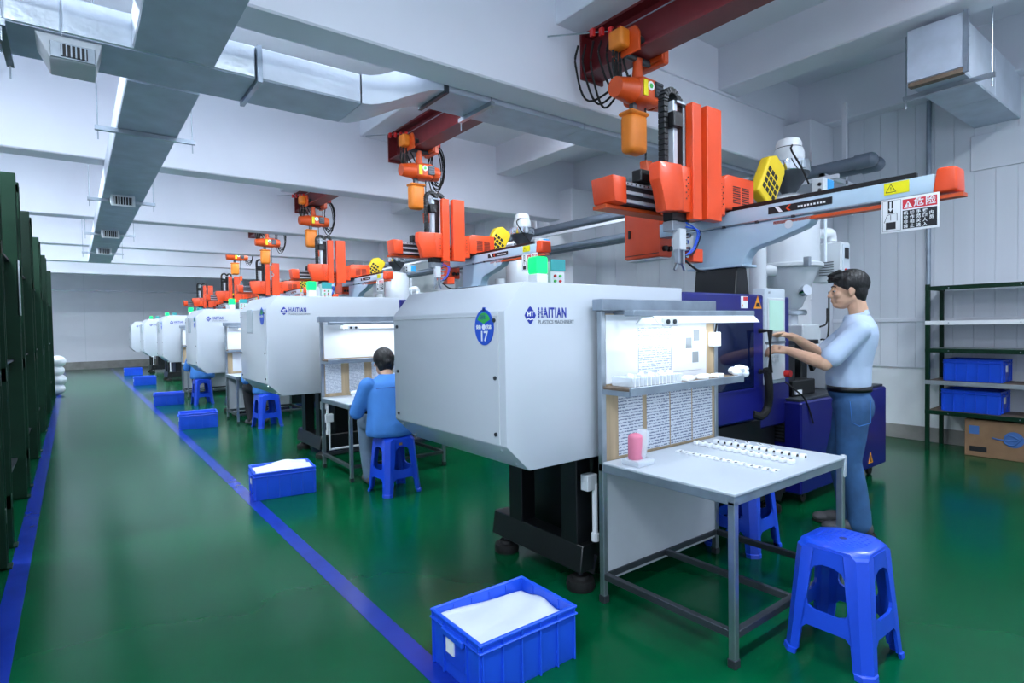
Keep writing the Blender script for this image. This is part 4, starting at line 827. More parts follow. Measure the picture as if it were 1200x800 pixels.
# ================================================================ STOOLS
def stool(label):
    t = thing('stool', label, 'stool', (0, 0, 0), 'blue plastic stools'); H = 0.465
    hw = lambda z: 0.168 - (0.168 - 0.132) * (z / H)
    c = 0.032; wd = 0.072; th = 0.012
    for sx in (-1, 1):
        for sy in (-1, 1):
            m = MB(); rings = []
            for z, fl in ((0, 0.006), (0.02, 0.005), (0.024, 0), (H - 0.03, 0), (H - 0.012, -0.006)):
                w_ = hw(z) + fl; wdz = wd * (0.85 + 0.3 * z / H); cz = c + (0.02 if z > H - 0.02 else 0) * 1
                pts = [(w_, w_ - wdz), (w_, w_ - cz), (w_ - cz, w_), (w_ - wdz, w_), (w_ - wdz, w_ - th), (w_ - cz - th * .4, w_ - th), (w_ - th, w_ - cz - th * .4), (w_ - th, w_ - wdz)]
                rings.append([m.bm.verts.new((sx * p[0], sy * p[1], z)) for p in pts])
            for A, B in zip(rings, rings[1:]):
                for k in range(8): m.bm.faces.new((A[k], A[(k+1) % 8], B[(k+1) % 8], B[k]))
            m.bm.faces.new(rings[0]); m.bm.faces.new(rings[-1]); m.build('leg', 'stool_blue', t)
    for ang in range(4):
        R = Matrix.Rotation(ang * math.pi / 2, 4, 'Z')
        def slab(z0, z1, name, fil):
            m = MB(); a0, a1 = hw(z0), hw(z1); r = 0.042
            def inner(z): return hw(z) - wd * (0.85 + 0.3 * z / H) + 0.004
            i0, i1 = inner(z0), inner(z1)
            P = [(-i0, z0), (i0, z0), (i1, z1), (-i1, z1)]
            if fil == 'top':     # rounded upper corners of the opening hang below an apron
                q = inner(z0 - r); P = [(-q, z0 - r), (-i0 + r * .3, z0 - r * .3), (-i0 + r, z0), (i0 - r, z0), (i0 - r * .3, z0 - r * .3), (q, z0 - r), (i1, z1), (-i1, z1)]
            if fil == 'both':
                q = inner(z1 + r); q0 = inner(z0 - r * .6)
                P = [(-q0, z0 - r * .6), (-i0 + r * .5, z0), (i0 - r * .5, z0), (q0, z0 - r * .6), (q, z1 + r), (i1 - r * .3, z1 + r * .3), (i1 - r, z1), (-i1 + r, z1), (-i1 + r * .3, z1 + r * .3), (-q, z1 + r)]
            A = []; B = []
            for (x, z) in P:
                d = hw(z); A.append(m.bm.verts.new(R @ Vector((x, -d, z)))); B.append(m.bm.verts.new(R @ Vector((x, -d + th, z))))
            n = len(P); m.bm.faces.new(A); m.bm.faces.new(B[::-1])
            for k in range(n): m.bm.faces.new((A[k], A[(k+1) % n], B[(k+1) % n], B[k]))
            o = m.build(name, 'stool_blue', t)
            return o
        slab(0.135, 0.20, 'stretcher', 'both'); slab(0.385, H - 0.02, 'apron', 'top')
    w1 = hw(H) - 0.002; w0 = hw(H - 0.03)
    def octa(w_, c_): return [(w_, -w_ + c_), (w_, w_ - c_), (w_ - c_, w_), (-w_ + c_, w_), (-w_, w_ - c_), (-w_, -w_ + c_), (-w_ + c_, -w_), (w_ - c_, -w_)]
    m = MB(); rings = [[m.bm.verts.new((*p, z)) for p in octa(w_, c_)] for w_, c_, z in ((w0, 0.036, H - 0.035), (w1 - 0.0, 0.05, H - 0.01), (w1 - 0.012, 0.055, H))]
    for A, B in zip(rings, rings[1:]):
        for k in range(8): m.bm.faces.new((A[k], A[(k+1) % 8], B[(k+1) % 8], B[k]))
    m.bm.faces.new(rings[0][::-1]); m.bm.faces.new(rings[-1]); st = m.build('seat', 'stool_blue', t)
    MB().lathe([(0.014, H - 0.001), (0.014, H + 0.0008)], (0, 0, 0), 14).build('finger_hole', 'machine_blue', st)
    dots = MB()
    for i in range(9):
        for j in range(9):
            if abs(i - 4) + abs(j - 4) < 7 and (i, j) != (4, 4): x, y = (i - 4) * 0.022, (j - 4) * 0.022; dots.box(x - 0.005, x + 0.005, y - 0.005, y + 0.005, H - 0.0005, H + 0.0012)
    d = dots.build('grip_pattern', 'stool_blue', st); d['kind'] = 'stuff'
    return t
st = stool('empty blue plastic stool standing in the open beside the bench at machine 17'); st.location = (2.46, 1.025, 0); ORG[st.name] = Vector()
def put_stool(x, y, rz, lab):
    c = copy_tree(st); c.location = (x, y, 0); c.rotation_euler.z = rz; c['label'] = lab; return c
put_stool(3.19, 1.90, 0.05, 'blue plastic stool pushed under the machine 17 bench')
s2 = put_stool(2.08, 4.36, 0.06, 'blue plastic stool under the seated worker in blue')
put_stool(2.12, 8.44, 0.1, 'blue plastic stool at the bench of the third machine')
put_stool(1.87, 11.95, 0.05, 'blue plastic stool at the bench of the fourth machine')
MB().box(-0.03, 0.0, -0.142, -0.139, 0.40, 0.42).build('price_tag', 'cardboard', s2)

# ================================================================ CRATES
def crate(label, wx=0.475, wy=0.36, h=0.22, labelled=True, mat='crate_blue'):
    t = thing('crate', label, 'crate', (0, 0, 0), 'blue plastic crates'); a, b_ = wx / 2, wy / 2; th = 0.008; tp = 0.012
    def wall(x0, x1, y0, y1): return
    m = MB()
    def ring(w0, w1, z): return [(-w0, -w1, z), (w0, -w1, z), (w0, w1, z), (-w0, w1, z)]
    R = [[m.bm.verts.new(p) for p in ring(*r)] for r in ((a - tp - 0.004, b_ - tp - 0.004, 0), (a - tp, b_ - tp, 0.012), (a - 0.008, b_ - 0.008, h - 0.003), (a - 0.008 - th, b_ - 0.008 - th, h - 0.003), (a - tp - th, b_ - tp - th, 0.012))]
    for A, B in zip(R, R[1:]):
        for k in range(4): m.bm.faces.new((A[k], A[(k+1) % 4], B[(k+1) % 4], B[k]))
    m.bm.faces.new(R[0][::-1]); m.bm.faces.new(R[-1]); body = m.build('body', mat, t)
    m = MB(); ro = 0.006                                   # rolled rim
    for z0, z1, e in ((h - 0.012, h, 0.0), (h - 0.038, h - 0.030, -0.002)):
        m.box(-a + e, a - e, -b_ + e, -b_ + 0.012, z0, z1, 0.003).box(-a + e, a - e, b_ - 0.012, b_ - e, z0, z1, 0.003).box(-a + e, -a + 0.012, -b_ + 0.01, b_ - 0.01, z0, z1, 0.003).box(a - 0.012, a - e, -b_ + 0.01, b_ - 0.01, z0, z1, 0.003)
    m.build('rim', mat, t)
    for k in range(6):
        x = -a + 0.015 + (wx - 0.03) * k / 5
        for s in (-1, 1): MB().box(x - 0.003, x + 0.003, min(s * (b_ - 0.02), s * (b_ - 0.001)), max(s * (b_ - 0.02), s * (b_ - 0.001)), 0.004, h - 0.01).build('rib', mat, t)
    for k in (0, 1, 3, 4):
        y = -b_ + 0.015 + (wy - 0.03) * k / 4
        for s in (-1, 1): MB().box(min(s * (a - 0.02), s * (a - 0.001)), max(s * (a - 0.02), s * (a - 0.001)), y - 0.003, y + 0.003, 0.004, h - 0.01).build('rib', mat, t)
    for s in (-1, 1):
        hp = MB().box(s * a - 0.012, s * a + 0.004, -0.075, 0.075, h - 0.055, h - 0.03, 0.003).build('handle', mat, t)
        MB().box(s * (a - 0.008) - 0.004, s * (a - 0.008) + 0.004, -0.07, 0.07, h - 0.16, h - 0.055, 0.002).build('end_panel', 'crate_deep', t)
    if labelled: MB().box(-a - 0.001, -a + 0.004, 0.0, 0.055, 0.10, 0.165).build('paper_tag', 'label_white', t)
    return t
c1 = crate('blue plastic crate lined with a white sheet on the floor before machine 17'); c1.location = (1.345, 1.845, 0)
def put_crate(x, y, z, rz, lab, src=None):
    c = copy_tree(src or c1); c.location = (x, y, z); c.rotation_euler.z = rz; c['label'] = lab; return c
put_crate(1.345, 4.94, 0, -0.12, 'blue plastic crate heaped with a white sheet beside the seated worker\'s bench')
put_crate(1.36, 9.08, 0, -0.1, 'blue plastic crate standing on the line in front of the third machine')
put_crate(1.37, 12.3, 0, -0.05, 'blue plastic crate standing on the line in front of the fourth machine')
put_crate(1.41, 17.3, 0, 0, 'blue plastic crate standing on the line in front of the fifth machine')
put_crate(1.46, 21.6, 0, 0, 'blue plastic crate on the floor by the last machine near the end wall')
def liner(cx_, cy_, rz, z, amp, lab, seed):
    rnd = random.Random(seed); ph = [rnd.uniform(0, 6) for _ in range(6)]
    def fn(u, v):
        x, y = (u - 0.5) * 0.435, (v - 0.5) * 0.32
        e = min(u, 1 - u, v, 1 - v)
        zz = z + amp * (0.5 * math.sin(3.5 * u + ph[0]) * math.sin(2.5 * v + ph[1]) + 0.3 * math.sin(7 * u + 4 * v + ph[2]) + 0.15 * math.sin(13 * v - 6 * u + ph[3])) + (0.008 * (1 - e / 0.05) * math.sin(5 * (u + 2 * v) + ph[4]) if e < 0.05 else 0)
        c_, s_ = math.cos(rz), math.sin(rz); return (cx_ + x * c_ - y * s_, cy_ + x * s_ + y * c_, zz)
    o = MB().grid(fn, 30, 24).build('white_sheet', 'cloth_white', origin=(cx_, cy_, z - 0.03), smooth=80)
    sm = o.modifiers.new('thick', 'SOLIDIFY'); sm.thickness = 0.003; sm.offset = -1
    return tag(o, lab, 'sheet')
liner(1.345, 1.845, 0, 0.175, 0.02, 'creased white sheet filling the crate before machine 17', 1)
liner(1.345, 4.94, -0.12, 0.205, 0.035, 'white sheet bulging from the crate by the seated worker', 2)

# ================================================================ RIGHT RACK
rk = thing('shelf_rack', 'green angle-iron rack with blue crates against the ribbed wall', 'rack', (6.95, 1.1, 0))
RX0, RX1, RY0, RY1 = 6.94, 7.40, -0.1, 2.10
for x in (RX0, RX1 - 0.035):
    for y in (RY0, RY1 - 0.035): MB().box(x, x + 0.035, y, y + 0.035, 0, 1.70, 0.002).build('post', 'rack_green', rk)
for z, fm in ((0.415, 'rack_green'), (0.72, 'shelf_grey'), (1.045, 'rack_green'), (1.325, 'label_white'), (1.675, 'rack_green')):
    s = MB().box(RX0 + 0.004, RX1, RY0 + 0.005, RY1 - 0.005, z - 0.012, z, 0.002).build('shelf', 'stain_wood' if z < 0.8 else 'shelf_grey', rk)
    MB().box(RX0 - 0.004, RX0 + 0.006, RY0, RY1, z - 0.038, z + 0.004, 0.002).build('shelf_lip', fm, s)
    for y in (RY0 + 0.03, RY1 - 0.04): MB().box(RX0 + 0.03, RX1, y, y + 0.008, z - 0.035, z).build('shelf_lip', fm, s)
    for y in (0.6, 1.35, 1.9): MB().cyl((RX0 - 0.007, y, z - 0.018), (RX0 - 0.003, y, z - 0.018), 0.006, n=8).build('bolt', 'steel', s)
put_crate(7.19, 1.73, 0.722, math.pi / 2, 'blue plastic crate on the grey rack shelf')
put_crate(7.17, 1.74, 0.417, math.pi / 2, 'blue plastic crate on the lowest rack shelf above the carton')
o = MB().obox((7.15, 1.55, 1.681), (0.2, 0.5, 0.008), (0, 0, 0.1)).build('flat_card', 'shelf_grey', origin=(7.15, 1.55, 1.677)); tag(o, 'grey card lying on the very top of the green rack', 'card')
cx = thing('carton', 'brown cardboard carton with blue globe print under the rack', 'box', (7.15, 1.4, 0))
MB().box(6.97, 7.38, 1.02, 1.775, 0.0, 0.355, 0.004).build('carton_body', 'cardboard', cx)
for y0_, y1_ in ((1.022, 1.396), (1.40, 1.774)): MB().box(6.972, 7.378, y0_, y1_, 0.355, 0.359).build('flap', 'cardboard', cx)
g = MB().cyl((6.968, 1.40, 0.2), (6.9715, 1.40, 0.2), 0.075, n=24).build('globe_print', 'print_blue', cx)
MB().tube(bez([(6.9675, 1.335, 0.23), (6.9675, 1.40, 0.15), (6.9675, 1.47, 0.17), (6.9675, 1.44, 0.24), (6.9675, 1.36, 0.2), (6.9675, 1.5, 0.19), (6.9675, 1.56, 0.2)]), 0.007, 6).build('swirl_print', 'print_blue', g)
MB().box(6.968, 6.971, 1.66, 1.74, 0.22, 0.30).build('print_block', 'print_blue', cx)
l = MB().box(6.968, 6.971, 1.60, 1.735, 0.05, 0.10).build('black_label', 'label_ink', cx)

# ================================================================ LEFT RACKS WITH MOULDS
def mould_rack(y0, y1, label):
    t = thing('mould_rack', label, 'rack', (-0.8, (y0 + y1) / 2, 0), 'green mould racks'); x0, x1 = -1.25, -0.34; H = 2.66
    for x in (x0, x1 - 0.10):
        for y in (y0, y1 - 0.10):
            p = MB().box(x, x + 0.10, y, y + 0.012, 0, H - 0.02, 0.002).box(x, x + 0.012, y, y + 0.10, 0, H - 0.02, 0.002).box(x, x + 0.10, y + 0.088, y + 0.10, 0, H - 0.02, 0.002).build('post', 'rack_green', t)
            MB().box(x - 0.02, x + 0.12, y - 0.0, y + 0.10, 0, 0.012).build('foot_plate', 'rack_green', p)
    for z in (0.25, 1.05, 1.85, H - 0.09):
        for x in ((x0, x1 - 0.13) if z < 2.5 else (x0,)): MB().box(x, x + 0.05, y0 + 0.1, y1 - 0.1, z, z + 0.09, 0.003).build('beam', 'rack_green', t)
        for y in (y0, y1 - 0.06): MB().box(x0 + 0.02, x1, y, y + 0.06, z, z + 0.09, 0.003).build('cross_beam', 'rack_green', t)
        if z < 2.5: MB().box(x0 + 0.05, x1 - 0.05, y0 + 0.06, y1 - 0.06, z + 0.08, z + 0.095).build('shelf', 'iron', t)
    for y in (y0, y1 - 0.03): MB().beam((x1 - 0.12, y + 0.02, H - 0.1), (x1 - 0.05, y + 0.02, H - 0.45), 0.02, 0.03).build('brace', 'steel', t)
    return t
RK = [(2.9, 4.44), (4.76, 6.24), (6.55, 8.1), (8.45, 10.2), (10.6, 12.45), (12.85, 15.5)]
RL = ['green steel mould rack at the near end of the row of racks', 'green steel mould rack, second from the near end of the row', 'green steel mould rack, third from the near end of the row', 'green steel mould rack, fourth from the near end of the row', 'green steel mould rack, fifth from the near end of the row', 'long green steel mould rack nearest the white sacks']
for (a, b_), l in zip(RK, RL): mould_rack(a, b_, l)
for k, ((a, b_), mt) in enumerate(zip(RK[:4] * 2, ('red', 'iron', 'red_steel', 'iron', 'steel', 'red', 'iron', 'steel'))):
    z = 1.945 if k < 4 else 1.145; ym = (a + b_) / 2
    t = thing('injection_mould', 'heavy %s mould block stored on the %s shelf of a green rack' % ({'red': 'red', 'iron': 'dark grey', 'red_steel': 'maroon', 'steel': 'light grey'}[mt], 'upper' if k < 4 else 'middle'), 'mould', (-0.8, ym, z), 'moulds stored in the racks')
    MB().box(-1.05, -0.55, ym - 0.25, ym + 0.02, z, z + 0.36, 0.008).build('fixed_half', mt, t); MB().box(-1.05, -0.55, ym + 0.03, ym + 0.3, z, z + 0.36, 0.008).build('moving_half', 'iron', t)
    MB().cyl((-0.55, ym - 0.1, z + 0.2), (-0.54, ym - 0.1, z + 0.2), 0.05, n=14).build('locating_ring', 'steel', t)
tags_ = MB().box(-0.352, -0.335, 6.14, 6.24, 1.5, 1.95).build('film_wrap', 'film', origin=(-0.34, 6.19, 1.5)); tag(tags_, 'shiny film wrapped round a green rack post', 'film')
for k in range(4):
    o = MB().ball((-0.33 + 0.03 * (k % 2), 16.0, 0.13 + 0.2 * k), 0.18, 14, (0.9, 1.3, 0.72)).build('white_sack', 'sack_white', origin=(-0.33, 16.0, 0.2 * k))
    tag(o, ['lowest', 'second', 'third', 'topmost'][k] + ' white sack of the stack at the end of the green racks', 'sack', 'white sacks')
# ================================================================ PEOPLE
def remesh(name, mb, mat, parent, voxel, smooth_it=6, fac=0.5):
    me = bpy.data.meshes.new('tmp'); mb.bm.to_mesh(me); mb.bm.free(); o = bpy.data.objects.new('tmp', me); COL.objects.link(o)
    r = o.modifiers.new('r', 'REMESH'); r.mode = 'VOXEL'; r.voxel_size = voxel
    s = o.modifiers.new('s', 'SMOOTH'); s.iterations = smooth_it; s.factor = fac
    bpy.context.view_layer.update()
    m2_ = bpy.data.meshes.new_from_object(o.evaluated_get(bpy.context.evaluated_depsgraph_get())); bpy.data.objects.remove(o); bpy.data.meshes.remove(me)
    m2_.name = name; m2_.polygons.foreach_set('use_smooth', [True] * len(m2_.polygons)); m2_.materials.clear(); m2_.materials.append(MATS[mat])
    q = bpy.data.objects.new(name, m2_); COL.objects.link(q); q.parent = parent; return q
def cap(m, p0, p1, r0, r1, n=14):                     # tapered limb
    m.cyl(p0, p1, r0, r1, n); m.ball(p0, r0, n); m.ball(p1, r1, n)
def chain(m, pts, rs, n=12):
    for a, b_, ra, rb in zip(pts, pts[1:], rs, rs[1:]): cap(m, a, b_, ra, rb, n)
def hand(m, wrist, d, up, side, curl=0.5, s=1.0):
    # wrist: point; d: direction of the fingers; up: back-of-hand normal; side: direction of the thumb
    d, up, side = Vector(d).normalized(), Vector(up).normalized(), Vector(side).normalized(); w_ = Vector(wrist)
    cap(m, w_, w_ + d * 0.03 * s, 0.026 * s, 0.028 * s)
    for k in range(4):
        o = side * (0.03 - 0.02 * k) * s; cap(m, w_ + d * 0.02 * s + o * 0.7, w_ + d * 0.078 * s + o, 0.0145 * s, 0.0115 * s, 10)
        L = (0.036, 0.042, 0.039, 0.03)[k] * s; p = w_ + d * 0.082 * s + o; a = curl * 0.7; pts = [p]
        for j in range(3):
            a += curl * 0.45; v = d * math.cos(a) - up * math.sin(a); p = p + v * L * (1, 0.7, 0.55)[j]; pts.append(p)
        chain(m, pts, [0.0098 * s, 0.009 * s, 0.0082 * s, 0.007 * s], 10)
    p = w_ + d * 0.02 * s + side * 0.022 * s
    chain(m, [p, p + (d * 0.7 + side * 0.55 - up * 0.25).normalized() * 0.042 * s, p + (d * 0.85 + side * 0.42 - up * 0.4).normalized() * 0.075 * s], [0.014 * s, 0.0115 * s, 0.009 * s], 10)
def local_frame(t, loc, fwd):
    f = Vector(fwd).normalized(); t.location = loc; t.rotation_euler.z = math.atan2(f.y, f.x)      # local +x is forward, +y is the person's left
# ---------- standing man: local x forward, y left, z up
man = thing('person', 'man in a pale blue short-sleeved shirt and jeans pressing keys on the control panel', 'person', (0, 0, 0))
b = MB()
# head: skull, face, jaw, nose, lips, brow, ears
hx, hz = 0.005, 1.535
b.ball((hx - 0.012, 0, hz + 0.028), 0.093, 20, (1.03, 0.80, 1.0)); b.ball((hx + 0.030, 0, hz - 0.028), 0.07, 18, (0.86, 0.80, 1.22))
b.ball((hx + 0.052, 0, hz - 0.082), 0.036, 14, (1, 0.95, 0.75)); cap(b, (hx - 0.02, 0.045, hz - 0.045), (hx + 0.045, 0.018, hz - 0.09), 0.024, 0.02); cap(b, (hx - 0.02, -0.045, hz - 0.045), (hx + 0.045, -0.018, hz - 0.09), 0.024, 0.02)
cap(b, (hx + 0.088, 0, hz + 0.012), (hx + 0.106, 0, hz - 0.028), 0.009, 0.0125, 10)
for s in (-1, 1): b.ball((hx + 0.094, 0.009 * s, hz - 0.031), 0.009, 8); b.ball((hx + 0.06, 0.04 * s, hz - 0.02), 0.024, 10)
b.ball((hx + 0.083, 0, hz + 0.025), 0.016, 10, (0.7, 2.6, 0.7)); b.ball((hx + 0.088, 0, hz - 0.054), 0.0115, 10, (0.9, 1.9, 0.55)); b.ball((hx + 0.085, 0, hz - 0.067), 0.0115, 10, (0.9, 1.7, 0.6))
for s in (-1, 1):
    b.ball((hx - 0.012, 0.076 * s, hz - 0.003), 0.03, 12, (0.62, 0.28, 1.0)); b.ball((hx - 0.008, 0.079 * s, hz - 0.022), 0.014, 8, (0.7, 0.5, 0.9))
cap(b, (-0.035, 0, 1.49), (-0.06, 0, 1.37), 0.052, 0.058)
# trunk and legs under the clothes
b.ball((-0.03, 0, 1.2), 0.1, 16, (0.75, 1.2, 1.4)); b.ball((0.0, 0, 0.98), 0.1, 16, (0.8, 1.2, 1.5)); cap(b, (-0.05, 0.12, 1.29), (-0.05, -0.12, 1.29), 0.045, 0.045)
for s, dx in ((1, -0.03), (-1, 0.03)): chain(b, [(-0.01, 0.085 * s, 0.85), (0.0, 0.09 * s, 0.62)], [0.07, 0.055])
# arms: left elbow bent towards the panel, right hand higher
SHL, ELL, WRL = Vector((-0.04, 0.175, 1.285)), Vector((0.15, 0.255, 1.085)), Vector((0.355, 0.11, 1.16))
SHR, ELR, WRR = Vector((-0.03, -0.175, 1.285)), Vector((0.14, -0.235, 1.11)), Vector((0.305, -0.09, 1.235))
chain(b, [SHL, ELL], [0.05, 0.042]); chain(b, [ELL, ELL.lerp(WRL, 0.35), WRL], [0.042, 0.041, 0.027]); chain(b, [SHR, ELR], [0.05, 0.042]); chain(b, [ELR, ELR.lerp(WRR, 0.35), WRR], [0.042, 0.041, 0.027])
hand(b, WRL, (0.9, -0.2, 0.1), (0.05, 0.5, 0.75), (0.1, -0.75, 0.55), 0.55); hand(b, WRR, (0.9, 0.05, 0.32), (-0.3, -0.3, 0.85), (0.1, 0.9, 0.3), 0.45)
remesh('body', b, 'skin', man, 0.0052, 3, 0.45)
# hair: thick black crop brushed up at the front
h = MB(); h.ball((hx - 0.022, 0, hz + 0.052), 0.1, 20, (1.04, 0.86, 0.92)); h.ball((hx - 0.055, 0, hz + 0.005), 0.075, 16, (0.75, 0.98, 1.15)); h.ball((hx - 0.07, 0, hz - 0.035), 0.048, 12, (0.7, 1.2, 1.0))
rnd = random.Random(11)
for k in range(26): y = rnd.uniform(-0.06, 0.06); a = rnd.uniform(0.0, 0.05); cap(h, (hx + 0.05, y, hz + 0.075 + a), (hx + 0.093 + rnd.uniform(0, 0.018), y * 1.1, hz + 0.062 + a * 0.9), 0.014, 0.006, 8)
for s in (-1, 1): cap(h, (hx + 0.012, 0.072 * s, hz + 0.06), (hx + 0.012, 0.078 * s, hz + 0.012), 0.018, 0.008, 8)
remesh('hair', h, 'hair', man, 0.006, 2, 0.4)
for s in (-1, 1):
    e = MB().ball((hx + 0.0765, 0.033 * s, hz + 0.004), 0.0095, 12).build('eye', 'eye_white', man); MB().ball((hx + 0.0815, 0.033 * s, hz + 0.001), 0.0062, 10).build('iris', 'label_ink', e)
    MB().ball((hx + 0.0765, 0.033 * s, hz + 0.009), 0.0112, 12, (1, 1, 0.75)).build('eyelid', 'skin', man)
    MB().tube(bez([(hx + 0.072, 0.052 * s, hz + 0.027), (hx + 0.085, 0.036 * s, hz + 0.033), (hx + 0.091, 0.015 * s, hz + 0.031)], 4), 0.0035, 6).build('eyebrow', 'hair', man)
    MB().tube(bez([(hx + 0.076, 0.046 * s, hz + 0.002), (hx + 0.0875, 0.033 * s, hz + 0.003), (hx + 0.085, 0.021 * s, hz + 0.001)], 4), 0.0016, 6).build('eyelash', 'hair', man)
MB().ball((hx + 0.0955, 0, hz - 0.0605), 0.004, 8, (1, 4.6, 0.6)).build('lips', 'lip', man)
# shirt: tucked in, short loose sleeves, collar
s_ = MB()
TR = [(0.90, 0.0, 0.116, 0.152), (0.945, 0.004, 0.128, 0.162), (1.0, 0.004, 0.129, 0.165), (1.06, -0.004, 0.124, 0.166), (1.13, -0.02, 0.121, 0.172), (1.2, -0.036, 0.122, 0.18), (1.26, -0.046, 0.118, 0.186), (1.31, -0.052, 0.104, 0.175), (1.345, -0.052, 0.085, 0.13), (1.385, -0.048, 0.066, 0.068)]
def torso(u, v):
    k = v * (len(TR) - 1); i = min(int(k), len(TR) - 2); t_ = k - i; z, c_, a_, b2 = [p * (1 - t_) + q * t_ for p, q in zip(TR[i], TR[i + 1])]
    fold = 1 + 0.012 * math.sin(9 * 2 * math.pi * u + 14 * z) * (1.2 - min(1, abs(z - 0.98) * 4)); an = 2 * math.pi * u
    return (c_ + a_ * fold * math.cos(an), b2 * fold * math.sin(an), z)
s_.grid(torso, 48, 40, True); bmesh.ops.holes_fill(s_.bm, edges=[e for e in s_.bm.edges if e.is_boundary])
for S, E_ in ((SHL, ELL), (SHR, ELR)): chain(s_, [S, S.lerp(E_, 0.4), S.lerp(E_, 0.78)], [0.064, 0.064, 0.066], 16)
shirt = remesh('shirt', s_, 'shirt', man, 0.008, 5)
co = MB()
def coll(u, v):
    a = math.radians(-155 + 310 * u) + math.pi * 0; r = 0.066 + 0.012 * v; return (-0.043 + r * 1.02 * math.cos(a) * -1 * -1, r * math.sin(a), 1.392 - 0.035 * v + 0.012 * math.cos(a + math.pi) + (0.012 if abs(u - 0.5) > 0.42 else 0))
co.grid(coll, 26, 4); cc = co.build('collar', 'shirt', man, smooth=80); sm = cc.modifiers.new('t', 'SOLIDIFY'); sm.thickness = 0.005
# jeans, belt, shoes
j = MB()
j.ball((0, 0, 0.895), 0.132, 20, (0.93, 1.2, 0.62)); j.ball((-0.022, 0.065, 0.80), 0.118, 16, (0.98, 0.82, 1.1)); j.ball((-0.022, -0.065, 0.80), 0.118, 16, (0.98, 0.82, 1.1)); j.ball((0.0, 0, 0.80), 0.105, 14, (0.95, 1.2, 1))
for s, dx in ((1, -0.01), (-1, 0.035)): chain(j, [(-0.015, 0.085 * s, 0.80), (0.0 + dx * .3, 0.09 * s, 0.62), (0.02 + dx, 0.09 * s, 0.46), (-0.015 + dx, 0.09 * s, 0.30), (-0.04 + dx, 0.09 * s, 0.12), (-0.04 + dx, 0.09 * s, 0.07)], [0.10, 0.088, 0.073, 0.068, 0.066, 0.068], 16)
cutj = remesh('jeans', j, 'jeans', man, 0.008, 6)
def belt(u, v):
    a = 2 * math.pi * u; return (0.0 + 0.124 * math.cos(a), 0.159 * math.sin(a), 0.900 + 0.034 * v)
o = MB().grid(belt, 40, 2, True).build('belt', 'leather', man, smooth=80); sm = o.modifiers.new('t', 'SOLIDIFY'); sm.thickness = 0.006; sm.offset = 1
MB().box(0.122, 0.134, -0.02, 0.02, 0.897, 0.938, 0.003).build('buckle', 'steel', man)
pk = MB().tube([(-0.10, 0.165, 0.86), (-0.10, 0.168, 0.72), (-0.04, 0.185, 0.70), (0.0, 0.185, 0.72), (0.01, 0.178, 0.85)], 0.002, 5).build('pocket_seam', 'workwear', man)
for s, dx in ((1, -0.005), (-1, 0.04)):
    f = MB(); y = 0.092 * s; cap(f, (-0.075 + dx, y, 0.05), (-0.045 + dx, y, 0.075), 0.045, 0.05); cap(f, (-0.085 + dx, y, 0.038), (0.12 + dx, y, 0.034), 0.037, 0.034); f.ball((0.12 + dx, y, 0.035), 0.042, 14, (1.2, 1.05, 0.72)); f.ball((0.04 + dx, y, 0.05), 0.045, 14, (1.6, 0.95, 0.8))
    sh = remesh('shoe', f, 'shoe', man, 0.006, 4)
    so = [( -0.13 + dx, y - 0.035), (-0.10 + dx, y - 0.042), (0.05 + dx, y - 0.045), (0.14 + dx, y - 0.04), (0.172 + dx, y), (0.14 + dx, y + 0.04), (0.05 + dx, y + 0.045), (-0.10 + dx, y + 0.042), (-0.13 + dx, y + 0.035)]
    MB().prism(so, 'z', 0.0, 0.016, 0.004).build('sole', 'rubber', sh)
local_frame(man, (3.952, 1.61, 0), (-0.46, 0.89, 0))

